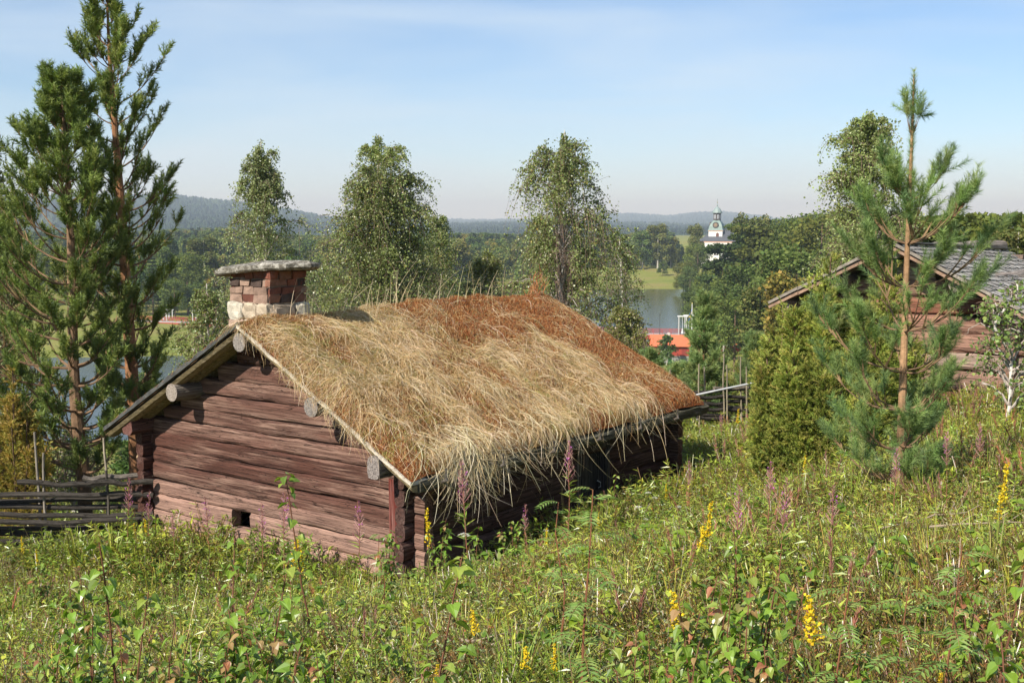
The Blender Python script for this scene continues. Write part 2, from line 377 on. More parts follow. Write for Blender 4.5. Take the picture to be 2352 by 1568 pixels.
for i, (zc, hh) in enumerate(zs):
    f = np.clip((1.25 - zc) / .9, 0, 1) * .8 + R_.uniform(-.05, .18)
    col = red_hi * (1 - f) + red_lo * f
    if zc < EAVE - .04: x0, x1 = -SW - .25, SW + .25
    else:
        w = (EAVE + RISE - .16 - zc) / RISE * HW; x0, x1 = -w, w
        if w < .25: continue
    tilt = R_.uniform(-.012, .012)
    if .92 < zc < 1.16 and False: pass
    if abs(zc - .78) < .12:      # the log with the small opening cut in it
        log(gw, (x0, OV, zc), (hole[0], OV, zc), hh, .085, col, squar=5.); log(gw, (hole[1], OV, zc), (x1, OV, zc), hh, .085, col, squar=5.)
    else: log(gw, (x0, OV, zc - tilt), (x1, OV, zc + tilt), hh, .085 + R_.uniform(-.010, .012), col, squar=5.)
    log(bw, (x0, LEN - .45, zc), (x1, LEN - .45, zc), hh, .085, red_hi, n=12)
gw.obj('gable_wall', M_logX, cabin); bw.obj('rear_gable_wall', M_logX, cabin)
door_y = (4.05, 4.95)
z = -.08
while z < EAVE - .05:
    h_ = hl * R_.uniform(.9, 1.1); zc = z + h_; z += 2 * h_
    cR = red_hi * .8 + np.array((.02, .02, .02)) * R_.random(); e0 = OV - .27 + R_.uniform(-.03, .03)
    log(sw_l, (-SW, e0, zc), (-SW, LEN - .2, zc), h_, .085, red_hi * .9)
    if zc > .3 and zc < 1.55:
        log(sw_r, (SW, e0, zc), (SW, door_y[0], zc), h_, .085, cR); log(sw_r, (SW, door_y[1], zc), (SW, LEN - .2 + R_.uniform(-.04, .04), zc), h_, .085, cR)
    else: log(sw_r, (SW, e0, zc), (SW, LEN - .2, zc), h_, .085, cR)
sw_l.obj('side_wall', M_logY, cabin); sw_r.obj('side_wall', M_logY, cabin)
# vertical red plank by the corner
g = G(); g.box((SW - .20, OV - .115, (EAVE - .1) / 2), (.17, .035, EAVE - .1), (.17, .035, .025), jit=.004)
g.obj('corner_board', M_greyZ, cabin)
# inner darkness: floor of the little opening is the far wall, door of planks
d_ = G()
for j in range(4): d_.box((SW - .03, door_y[0] + .06 + .11 + j * .2, .93), (.03, .19, 1.22), np.array((.05, .045, .04)) * R_.uniform(.8, 1.2), jit=.003)
door = d_.obj('door', M_greyZ, cabin)
g = G()
for yy in door_y: g.box((SW, yy + (.03 if yy < 4.5 else -.03), .93), (.2, .06, 1.3), (.06, .05, .045))
g.box((SW, sum(door_y) / 2, 1.575), (.21, .9, .07), (.06, .05, .045)); g.obj('door_frame', M_greyZ, cabin)
g = G(); g.box((SW + .0, door_y[1] - .2, .95), (.05, .03, .12), (.02, .02, .02)); g.tubes([(SW, door_y[1] - .2, .9), (SW + .06, door_y[1] - .2, .93), (SW + .06, door_y[1] - .2, 1.0), (SW, door_y[1] - .2, 1.02)], [.008] * 4, 6); g.obj('handle', M_paint, door)
# purlins: ridge, two intermediate, two eaves logs
def roofz(x): return EAVE + RISE * (1 - abs(x) / HW)
def purlin(x, r, col, drop=.10, stick=.0, l2=LEN - .1, name='purlin'):
    g = G(); zc = roofz(x) - drop - r; n = 30; k = 14
    t = np.linspace(0, 1, n); P = np.stack([np.full(n, x) + (vnoise(t * 8, t * 0, 2, x) - .5) * .03, -stick + t * l2, np.full(n, zc)], 1)
    P[:, 0] += x - P[0, 0]
    g.tubes(P, np.full(n, r) * (1 + (vnoise(t * 8, t * 0 + 3, .5, x) - .5) * .1), k, np.array(col) * .55)
    a = np.arange(k) * 2 * PI / k; rim = [(P[0, 0] + math.cos(q) * r, -stick - .012, zc + math.sin(q) * r * 1.02) for q in a]
    rim2 = [(P[0, 0] + math.cos(q) * r, -stick + .002, zc + math.sin(q) * r * 1.02) for q in a]
    i = np.arange(k); g.add(rim + rim2, np.stack([i, i + k, np.roll(i, -1) + k, np.roll(i, -1)], 1), col); g.add(rim, [list(range(k))], col)
    return g.obj(name, M_greyY, cabin)
gc = (.27, .235, .21)
purlin(0.0, .125, gc, .09, -.02, name='ridge_beam'); purlin(-1.45, .125, (.34, .28, .23), .07, .0); purlin(1.42, .125, gc, .02, .04)
g = G(); log(g, (2.50, -.06, roofz(2.5) - .17), (2.50, LEN - .1, roofz(2.5) - .17), .15, .10, (.25, .21, .19)); g.obj('eaves_beam', M_greyY, cabin)
g = G(); log(g, (-2.62, .06, roofz(-2.62) - .15), (-2.62, LEN - .1, roofz(-2.62) - .15), .13, .12, (.16, .07, .055)); g.obj('eaves_beam', M_logY, cabin)
g = G(); log(g, (-2.62, OV - .1, roofz(-2.62) - .36), (-2.62, LEN - .1, roofz(-2.62) - .36), .09, .10, (.13, .05, .04)); g.obj('wall_plate', M_logY, cabin)
# roof deck of split logs: underside visible on the left
g = G()
for sgn in (-1, 1):
    y = 0.0; 
    while y < LEN - .02:
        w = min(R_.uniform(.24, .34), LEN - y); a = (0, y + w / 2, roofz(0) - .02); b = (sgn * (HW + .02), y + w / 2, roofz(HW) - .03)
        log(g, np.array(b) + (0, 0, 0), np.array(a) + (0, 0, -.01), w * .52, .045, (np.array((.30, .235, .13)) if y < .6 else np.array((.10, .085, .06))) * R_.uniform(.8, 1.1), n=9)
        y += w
# the helper's height axis lies along Y here, so turn each board flat
dk = G(); 
for sgn in (-1, 1):
    y = 0.0
    while y < LEN - .02:
        w = min(R_.uniform(.24, .34), LEN - y); k_ = 8; n_ = 10
        s = np.linspace(0, 1, n_); xs = s * sgn * (HW + .01)
        an = np.arange(k_) * 2 * PI / k_
        zz = EAVE + RISE * (1 - s * (HW + .01) / HW) - .05
        v = np.stack([np.repeat(xs[:, None], k_, 1), y + w / 2 + np.cos(an)[None] * w * .5 * np.ones((n_, 1)), zz[:, None] + np.where(np.sin(an) < 0, 1.25, .35)[None] * np.sin(an)[None] * .06], -1)
        i = np.arange(n_ * k_).reshape(n_, k_); q = np.stack([i[:-1], np.roll(i[:-1], -1, 1), np.roll(i[1:], -1, 1), i[1:]], -1).reshape(-1, 4)
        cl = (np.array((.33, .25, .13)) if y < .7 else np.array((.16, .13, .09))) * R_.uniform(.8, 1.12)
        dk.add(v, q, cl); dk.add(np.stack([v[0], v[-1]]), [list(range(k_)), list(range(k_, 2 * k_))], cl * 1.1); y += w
dk.obj('roof_boards', M_greyX, cabin)
# birch bark edges along the front rakes and the eaves log holding the turf
def rake(sgn, col, hgt, up, nm):
    g = G(); n = 60; s = np.linspace(0, 1, n); x = sgn * s * (HW + .03); z0 = EAVE + RISE * (1 - s) + up
    wob = (vnoise(s * 6, s * 0, .35, 4 + sgn) - .5) * .03
    th = hgt * (.7 + .6 * vnoise(s * 6, s * 0, .22, 8 + sgn))
    v = []
    for dy, dz in ((-.035, 0), (-.035, 1), (.25, 1), (.25, 0)): v.append(np.stack([x, np.full(n, dy) + wob, z0 + wob * .6 + dz * th], 1))
    v = np.stack(v, 1); i = np.arange(n * 4).reshape(n, 4)
    q = np.stack([i[:-1], np.roll(i[:-1], -1, 1), np.roll(i[1:], -1, 1), i[1:]], -1).reshape(-1, 4)
    c = np.array(col) * (.75 + .5 * vnoise(s * 6, s * 0, .12, 2)[:, None, None]) * np.ones((n, 4, 1))
    g.add(v, q, c.reshape(-1, 3)); g.add(v[[0, -1]], [[0, 1, 2, 3], [4, 5, 6, 7]], col); return g.obj(nm, M_stone, cabin)
rake(1, (.60, .53, .42), .045, -.02, 'bark_edge'); rake(-1, (.085, .085, .08), .06, -.015, 'bark_edge')
g = G(); log(g, (HW + .0, .12, EAVE - .04), (HW + .0, LEN + .1, EAVE - .03), .075, .07, (.085, .08, .05), rag=.03); g.obj('turf_log', M_greyY, cabin)
for yy in np.arange(.5, LEN, 1.15):
    g = G(); g.tubes([(HW - .35, yy, roofz(HW - .35) - .12), (HW + .02, yy, EAVE - .09), (HW + .14, yy, EAVE - .02), (HW + .13, yy, EAVE + .12)], [.025, .028, .025, .018], 7, (.12, .1, .08)); g.obj('eaves_hook', M_greyY, cabin)
g = G(); log(g, (-HW - .02, .25, EAVE + .02), (-HW - .02, LEN + .05, EAVE + .02), .05, .05, (.2, .16, .1)); g.obj('turf_log', M_greyY, cabin)
# small protruding pole at the back corner
g = G(); g.tubes([(-SW - .75, OV + .25, 1.30), (-SW + .1, OV + .2, 1.29)], [.04, .045], 8, (.36, .24, .14), cap=True); g.obj('wall_peg', M_greyX, cabin)

# turf
def turf_h(x, y):
    s = np.abs(x) / HW; fr = np.minimum(sstep(y, -.02, .30), 1 - .75 * sstep(y, LEN - .25, LEN + .05)); ed = 1 - .75 * sstep(s, .97, 1.02)
    t = .045 + (.03 + .10 * vnoise(x, y, .8, 1) + .09 * vnoise(x, y, .33, 2) + .045 * vnoise(x, y, .13, 3)) * fr * ed
    t += .03 * np.exp(-(x / .8) ** 2) * sstep(y, 3.2, 6.2) * fr * ed - .05 * np.exp(-(x / .6) ** 2) * fr - .09 * sstep(y, 4.5, LEN) * np.exp(-(x / 1.5) ** 2)
    return np.where(x < -.1, t * .8, t)
def roof_s(x): return EAVE + RISE * (1 - np.sqrt((x / HW) ** 2 + .0006))
def zone(x, y):
    """1 where the turf is rust-red moss, 0 where it is straw"""
    u = y / LEN; s = x / HW
    m = np.exp(-(((u - .72) / .32) ** 2 + ((s - .05) / .38) ** 2)) * 2.1 + sstep(u, .72, .95) * .95 + .75 * (1 - sstep(u, .01, .09)) + .6 * (x < -.05)
    m += .45 * sstep(s, .8, 1.) * sstep(u, .35, .7) + (vnoise(x, y, .55, 6) - .5) * 1.3 + (vnoise(x, y, .2, 9) - .5) * .9
    return np.clip(m, 0, 1)
xs = np.linspace(-HW - .04, HW + .03, 190); ys = np.linspace(-.01, LEN + .03, 230); XX, YY = np.meshgrid(xs, ys)
ZZ = roof_s(XX) + turf_h(XX, YY); zn = zone(XX, YY)
moss = mixc((.26, .165, .065), (.26, .085, .028), zn.ravel()) * (.75 + .5 * vnoise(XX, YY, .12, 12).ravel()[:, None])
gt = G(); gt.add(np.stack([XX, YY, ZZ], -1), grid_faces(*XX.shape), moss)
# skirt to give the turf its thickness
nb = len(xs); 
for e, yy in ((0, -.01), (len(ys) - 1, LEN + .03)):
    v = np.concatenate([np.stack([XX[e], YY[e], ZZ[e]], 1), np.stack([XX[e], YY[e], roof_s(xs) - .02], 1)]); i = np.arange(nb - 1)
    gt.add(v, np.stack([i, i + 1, i + 1 + nb, i + nb], 1), (.14, .08, .04))
def turf_mat():
    m, t, o = nodes('turf_moss'); a = attr(t); p = bs(t, .95, .1); c = coords(t); n = noise(t, c, 28, 8, .75)
    t.links.new(mulmix(t, a.outputs['Color'], ramp(t, n, [(.3, .45), (.7, 1.45)])), p.inputs['Base Color'])
    bump(t, n, 1., .05, p); t.links.new(p.outputs[0], o.inputs['Surface']); return m
turf = gt.obj('turf', turf_mat(), cabin, smooth=True)
def ribbons(g, P, wd, col, up=None):
    """P (N,k,3) centre lines, width per strand -> flat tapered ribbons"""
    N_, k, _ = P.shape; d = np.gradient(P, axis=1)
    side = unit(np.cross(d.mean(1), R_.normal(size=(N_, 3)) if up is None else up))
    tap = np.linspace(1, .35, k)[None, :, None]; o_ = side[:, None] * (np.asarray(wd).reshape(-1, 1, 1) * .5) * tap
    v = np.stack([P - o_, P + o_], 2).reshape(N_, k * 2, 3)
    j = np.arange(k - 1) * 2; f = np.stack([j, j + 1, j + 3, j + 2], 1)
    ff = f[None] + (np.arange(N_) * 2 * k)[:, None, None]
    g.add(v.reshape(-1, 3), ff.reshape(-1, 4), np.repeat(col, 2 * k, 0))
def strand(x, y, L_, th, lift, k=5, curl=0.):
    """strands lying on the roof: th heading (0 = straight down the slope, + towards the far end)"""
    n = len(x); s = np.linspace(0, 1, k)[None]; sg = np.where(x >= 0, 1, -1)[:, None]
    t2 = th[:, None] + curl * (R_.random((n, 1)) - .5) * s * 2
    cx = x[:, None] + sg * np.cos(t2) * L_[:, None] * s * .88; cy = y[:, None] + np.sin(t2) * L_[:, None] * s
    over = np.maximum(np.abs(cx) - HW, 0); xa = sg * (np.minimum(np.abs(cx), HW) + over * .35); fo = np.maximum(-cy, 0); cyy = np.maximum(cy, -.1 - fo * .2)
    z = roof_s(np.clip(xa, -HW, HW)) + turf_h(np.clip(xa, -HW, HW), np.clip(cy, 0, LEN)) + lift[:, None] * np.sin(s * 2.6) - over * .85 - fo * .5
    return np.stack([xa, cyy, z], 2)
st = G()
def straw_cols(n, x, y):
    zz = zone(x, y); base = jcol(n, [(.58, .40, .19), (.46, .30, .12), (.68, .53, .33), (.36, .19, .07), (.36, .33, .10)], [5, 4, 3, 4, 1.3], .25)
    rust = jcol(n, [(.38, .135, .04), (.25, .085, .03), (.48, .23, .08), (.50, .36, .18)], [4, 3.5, 3, 1.6], .2)
    gp = (vnoise(x, y, .5, 51) > .66) & (R_.random(n) < .45); base[gp] = jcol(int(gp.sum()), [(.34, .34, .09), (.42, .38, .12)], None, .2); bp = (vnoise(x, y, .35, 55) > .6) & (R_.random(n) < .5); base[bp] = jcol(int(bp.sum()), [(.36, .17, .06), (.26, .12, .05)], None, .2)
    pk = (R_.random(n) < zz * .97)[:, None]; return np.where(pk, rust, base)
# short dense fuzz everywhere
n = 170000; x = rnd(n, -HW, HW); x = np.where((x < 0) & (R_.random(n) < .5), -x, x); y = rnd(n, 0.0, LEN)
ribbons(st, strand(x, y, rnd(n, .03, .12), rnd(n, -2.6, 2.6), rnd(n, .01, .06), 3), rnd(n, .004, .009), straw_cols(n, x, y))
# long straw, combed down the slope and a little to the front
n = 60000; x = rnd(n, -.1, HW - .06) ; y = rnd(n, .0, LEN - .1); den = 1 - .9 * zone(x, y); kp = R_.random(n) < den * (.12 + .88 * sstep(vnoise(x, y, .55, 21), .35, .65)); x, y = x[kp], y[kp]; n = len(x)
th = -.35 + (vnoise(x, y, .7, 30) - .5) * 1.8 + (vnoise(x, y, .25, 33) - .5) * 2.0 + R_.normal(0, .45, n)
L_s = rnd(n, .12, .62); L_s = np.where(R_.random(n) < .85, np.minimum(L_s, (HW + .06 - x) + .02), L_s)
ribbons(st, strand(x, y, L_s , th, rnd(n, .012, .11), 6, .7), rnd(n, .003, .0065), jcol(n, [(.68, .50, .29), (.56, .38, .18), (.80, .66, .46), (.42, .26, .11), (.40, .37, .14)], [5, 4, 4, 2, 1.], .18))
# bunches hanging over the eaves
hx = []; hy = []
for cy_, nn, sp in ((.55, 26, .2), (.95, 85, .14), (1.15, 140, .16), (1.4, 90, .2), (2.0, 40, .25), (2.9, 60, .25), (3.4, 30, .3), (4.4, 24, .4), (5.3, 34, .25), (5.9, 26, .3), (1.7, 50, .3)):
    hy.append(R_.normal(cy_, sp, nn)); hx.append(rnd(nn, HW - .55, HW - .02))
x, y = np.concatenate(hx), np.clip(np.concatenate(hy), .15, LEN); n = len(x)
ribbons(st, strand(x, y, .5 + rnd(n, .1, 1.0) ** 1.6 * .75, R_.normal(-.1, .32, n), rnd(n, .03, .14), 9, .9), rnd(n, .006, .010), jcol(n, [(.70, .57, .36), (.62, .48, .27), (.78, .68, .48)], None, .15))
# upright dead stalks on the ridge
n = 130; y = np.clip(R_.normal(2.9, 1.7, n), .9, LEN); x = R_.normal(-.1, .22, n); s = np.linspace(0, 1, 6)[None]; lg = rnd(n, .2, .75)[:, None]; ta = R_.normal(.35, .35, (n, 1)); tb = R_.normal(0, .25, (n, 1))
P = np.stack([x[:, None] + tb * lg * s ** 1.5, y[:, None] + ta * lg * s ** 1.6, (roof_s(x) + turf_h(x, y))[:, None] + lg * s * .93], 2)
ribbons(st, P, rnd(n, .006, .009), jcol(n, [(.55, .45, .26), (.45, .40, .2), (.62, .5, .33)], None, .2))
# rust-brown dead juniper sprig at the far end of the ridge
n = 150; c = np.stack([R_.normal(.08, .06, n), R_.normal(LEN - .75, .08, n), np.abs(R_.normal(0, .20, n))], 1); c[:, 1] += c[:, 2] * .55; c[:, 2] += roofz(0) + .06
dd = unit(np.c_[R_.normal(0, .5, n), R_.normal(.3, .5, n), R_.normal(1, .4, n)]); P = c[:, None] + dd[:, None] * np.linspace(0, .13, 3)[None, :, None]
ribbons(st, P, np.full(n, .009), jcol(n, [(.42, .16, .05), (.34, .11, .04), (.52, .25, .1)], None, .2))
so = st.obj('roof_grass', M_straw, cabin); so['kind'] = 'stuff'
# chimney
CYm = .96; cz0 = roofz(0) - .2
ch = empty('chimney', None, None); ch.parent = cabin; ch.location = (-.48, CYm, 0)
W2, D2 = .41, .34
g = G(); z = cz0 + .46; row = 0
g.box((0, 0, cz0 + .64), (2 * W2 - .05, 2 * D2 - .05, .50), (.22, .15, .11))
while z < cz0 + .84:
    hb = R_.uniform(.095, .125)
    for face in range(4):
        Lf = (2 * W2 if face % 2 == 0 else 2 * D2); q = -Lf / 2
        while q < Lf / 2 - .03:
            w = min(R_.uniform(.18, .34), Lf / 2 - q)
            cc = q + w / 2; dd = D2 if face % 2 == 0 else W2; o_ = dd - .045 + R_.uniform(-.018, .016)
            p = [(cc, -o_), (o_, cc), (cc, o_), (-o_, cc)][face]; dm = (w - .014, .09, hb - .014) if face % 2 == 0 else (.09, w - .014, hb - .014)
            g.box((p[0], p[1], z + hb / 2), dm, np.array([(.20, .075, .05), (.15, .06, .042), (.25, .12, .08), (.08, .055, .045), (.30, .20, .15)][R_.integers(5)]) * R_.uniform(.8, 1.2), jit=.009); q += w
    z += hb; row += 1
g.obj('brickwork', M_stone, ch)
def blob(g, c, r, col, seed, sub=14, flat=1., pw=.42):
    th = np.linspace(0, PI, sub // 2 + 2); ph = np.arange(sub) * 2 * PI / sub; T_, P_ = np.meshgrid(th, ph, indexing='ij')
    f = lambda v: np.sign(v) * np.abs(v) ** pw
    v = np.stack([f(np.sin(T_)) * f(np.cos(P_)), f(np.sin(T_)) * f(np.sin(P_)), f(np.cos(T_)) * flat], -1)
    v = v * (1 + (vnoise(v[..., 0] * 3 + seed, v[..., 1] * 3 + v[..., 2] * 2.3, .9, seed) - .5)[..., None] * .35 + (vnoise(v[..., 0] * 9 + seed, v[..., 1] * 9 + v[..., 2] * 7, .9, seed) - .5)[..., None] * .16)
    i = np.arange(v.shape[0] * sub).reshape(-1, sub)
    q = np.stack([i[:-1], i[1:], np.roll(i[1:], -1, 1), np.roll(i[:-1], -1, 1)], -1).reshape(-1, 4)
    g.add(v.reshape(-1, 3) * np.array(r) + np.array(c), q, np.array(col))
g = G(); g.box((0, 0, cz0 + .12), (2 * W2 - .02, 2 * D2 - .02, .70), (.52, .38, .29), jit=.012)
sd = 0
for face in range(4):
    for zr, hs in ((cz0 - .10, .14), (cz0 + .12, .12), (cz0 + .34, .14)):
        Lf = 2 * (W2 if face % 2 == 0 else D2) + .04; q = -Lf / 2
        while q < Lf / 2 - .05:
            w = min(R_.uniform(.30, .50), Lf / 2 - q); cc = q + w / 2; dd = (D2 if face % 2 == 0 else W2) - .05
            p = [(cc, -dd), (dd, cc), (cc, dd), (-dd, cc)][face]; rr_ = (w / 2 * .97, .12, hs * R_.uniform(.75, 1.)) if face % 2 == 0 else (.12, w / 2 * .97, hs * R_.uniform(.75, 1.))
            blob(g, (p[0], p[1], zr + R_.uniform(-.02, .02)), rr_, np.array([(.50, .41, .30), (.54, .49, .39), (.36, .25, .19), (.46, .36, .26)][R_.integers(4)]), sd); sd += 1; q += w
g.obj('stone_base', M_stone, ch)
g = G(); n = 26; an = np.arange(n) * 2 * PI / n; rad = 1 + .10 * np.sin(an * 2 + 1) + .05 * np.sin(an * 5 + 2) + R_.normal(0, .05, n)
rings = [(.0, .10, 1.0), (.35, .085, 1.), (.7, .055, 1.), (.93, .035, 1.), (1.0, .015, 1.), (1.0, -.035, 1.), (.96, -.06, 1.), (0., -.06, 1.)]
v = np.array([[(math.cos(a) * rad[i] * r0 * .80, math.sin(a) * rad[i] * r0 * .58, z0 + (R_.normal(0, .008) if 0 < r0 < .95 else 0)) for i, a in enumerate(an)] for r0, z0, _ in rings])
v[..., 2] += v[..., 0] * .09 - v[..., 1] * .03 + R_.normal(0, .006, v.shape[:2]); i = np.arange(len(rings) * n).reshape(-1, n)
lich = np.where(vnoise(v[..., 0], v[..., 1], .09, 3)[..., None] > .55, np.array((.46, .43, .36)), np.array((.22, .20, .17)))
g.add(v.reshape(-1, 3) + np.array((-.03, 0, cz0 + .93)), np.stack([i[:-1], i[1:], np.roll(i[1:], -1, 1), np.roll(i[:-1], -1, 1)], -1).reshape(-1, 4), lich.reshape(-1, 3))
def slab_mat():
    m, t, o = nodes('lichen_slab'); p = bs(t, .9, .2); c = coords(t); n = noise(t, c, 11, 7, .7, .3); n2 = noise(t, c, 40, 6, .7)
    c1 = ramp(t, n, [(.40, (.13, .115, .09)), (.52, (.22, .20, .165)), (.60, (.44, .41, .35)), (.72, (.58, .55, .48))]); t.links.new(mulmix(t, c1, ramp(t, n2, [(.3, .7), (.7, 1.2)])), p.inputs['Base Color'])
    bump(t, n2, .8, .02, p); t.links.new(p.outputs[0], o.inputs['Surface']); return m
g.obj('cap_slab', slab_mat(), ch, smooth=False)
#@@PART2
# ------------------------------------------------------------------ second cabin, shingled, on the right
a0 = PX(2050, 556, 19.0); e2x, e2y = ex, ey; HW2, L2, R2 = 2.02, 6.6, 1.04
GZ2 = -3.35; b2 = np.array([a0[0], a0[1], 0])
barn = empty('timber_barn', 'weathered timber cabin with grey shingle roof behind the young pine', 'cabin', (b2[0], b2[1], GZ2), -AZ)
AP = a0[2] - GZ2; EV = AP - R2; SW2 = HW2 - .30; OV2 = .75
gA, gB, gC, gD = G(), G(), G(), G()
z = -.2; i = 0
while z < AP - .30:
    hh = R_.uniform(.125, .165); zc = z + hh; z += 2 * hh + .012
    w = SW2 + .28 if zc < EV - .1 else (AP - .22 - zc) / R2 * HW2
    if w < .3: break
    t_ = R_.random(); col = np.array((.25, .10, .06)) * (1 - t_) + np.array((.40, .33, .27)) * t_
    log(gA, (-w, OV2, zc), (w, OV2, zc), hh, .10, col, rag=.016); log(gC, (-w, L2 - .3, zc), (w, L2 - .3, zc), hh, .1, (.2, .14, .11), n=10)
z = -.35
while z < EV - .1:
    hh = R_.uniform(.125, .16); zc = z + hh; z += 2 * hh + .012
    log(gB, (-SW2, OV2 - .28 + R_.uniform(-.04, .04), zc), (-SW2, L2 - .2, zc), hh, .10, (.2, .11, .08)); log(gD, (SW2, OV2 - .28 + R_.uniform(-.04, .04), zc), (SW2, L2 - .2, zc), hh, .10, (.24, .15, .11))
gA.obj('gable_wall', M_logX, barn); gC.obj('rear_gable_wall', M_logX, barn); gB.obj('side_wall', M_logY, barn); gD.obj('side_wall', M_logY, barn)
for x_, dz in ((0, .16), (-1.0, .16), (1.0, .16), (-1.9, .14), (1.9, .14)):
    g = G(); zz = EV + R2 * (1 - abs(x_) / HW2) - dz; log(g, (x_, .08, zz), (x_, L2 - .1, zz), .12, .12, (.30, .24, .2), squar=2.2); g.obj('purlin', M_greyY, barn)
SAG = .22
def slope2(sgn):
    g = G(); nrow = 15; sl = math.hypot(HW2, R2) / HW2
    for r in range(nrow):
        s0, s1 = (r - .35) / nrow, (r + 1.0) / nrow; s0 = max(s0, 0); y = 0.
        while y < L2:
            w = min(R_.uniform(.09, .16), L2 - y); jit = R_.normal(0, .012)
            def pt(s, yy, up): xx = sgn * s * HW2 * 1.02; return (xx, yy, EV + R2 * (1 - s) - SAG * yy / L2 + up)
            u0, u1 = .006 + R_.random() * .004, .036 + R_.random() * .014; e1 = s1 + jit
            v = [pt(s0, y + .004, u0), pt(s0, y + w - .004, u0), pt(e1, y + w - .004, u1), pt(e1, y + .004, u1), pt(e1, y + w - .004, u1 - .025), pt(e1, y + .004, u1 - .025)]
            g.add(v, [[0, 1, 2, 3], [3, 2, 4, 5]], np.array((.52, .48, .43)) * R_.uniform(.62, 1.15)); y += w
    v = [(sgn * s * HW2 * 1.01, yy, EV + R2 * (1 - s) - SAG * yy / L2 + d) for s in (0, 1) for yy in (0, L2) for d in (-.05, -.004)]
    g.add(v, [[0, 2, 3, 1], [4, 5, 7, 6], [0, 1, 5, 4], [2, 6, 7, 3], [0, 4, 6, 2], [1, 3, 7, 5]], (.13, .11, .09)); return g
slope2(-1).obj('roof', M_greyX, barn); slope2(1).obj('roof', M_greyX, barn)
g = G()
for sgn in (-1, 1):
    for q, (dy, dz, cc) in enumerate(((-.03, -.09, (.34, .22, .15)), (-.05, -.005, (.30, .26, .215)))):
        for t0 in np.linspace(0, 1, 5)[:-1]:
            p = lambda s: np.array((sgn * s * HW2 * 1.03, dy, EV + R2 * (1 - s) + dz + R_.uniform(-.006, .006)))
            g.beam(p(t0), p(t0 + .26), .03, .045, cc)
g.obj('bark_edge', M_stone, barn)
g = G(); g.beam((-.09, -.05, AP + .012), (-.09, L2 + .02, AP + .012 - SAG), .16, .025, (.2, .18, .16)); g.beam((.09, -.05, AP + .008), (.09, L2 + .02, AP + .008 - SAG), .16, .025, (.2, .18, .16)); g.obj('ridge_board', M_greyY, barn)
g = G()
for q in range(16): g.beam((-HW2 - .05, .1 + q * .4, EV + .0 - SAG * q / 16), (-HW2 + .25, .1 + q * .4, EV + .13 - SAG * q / 16), .09, .03, (.33, .27, .2))
g.obj('eaves_boards', M_greyX, barn)

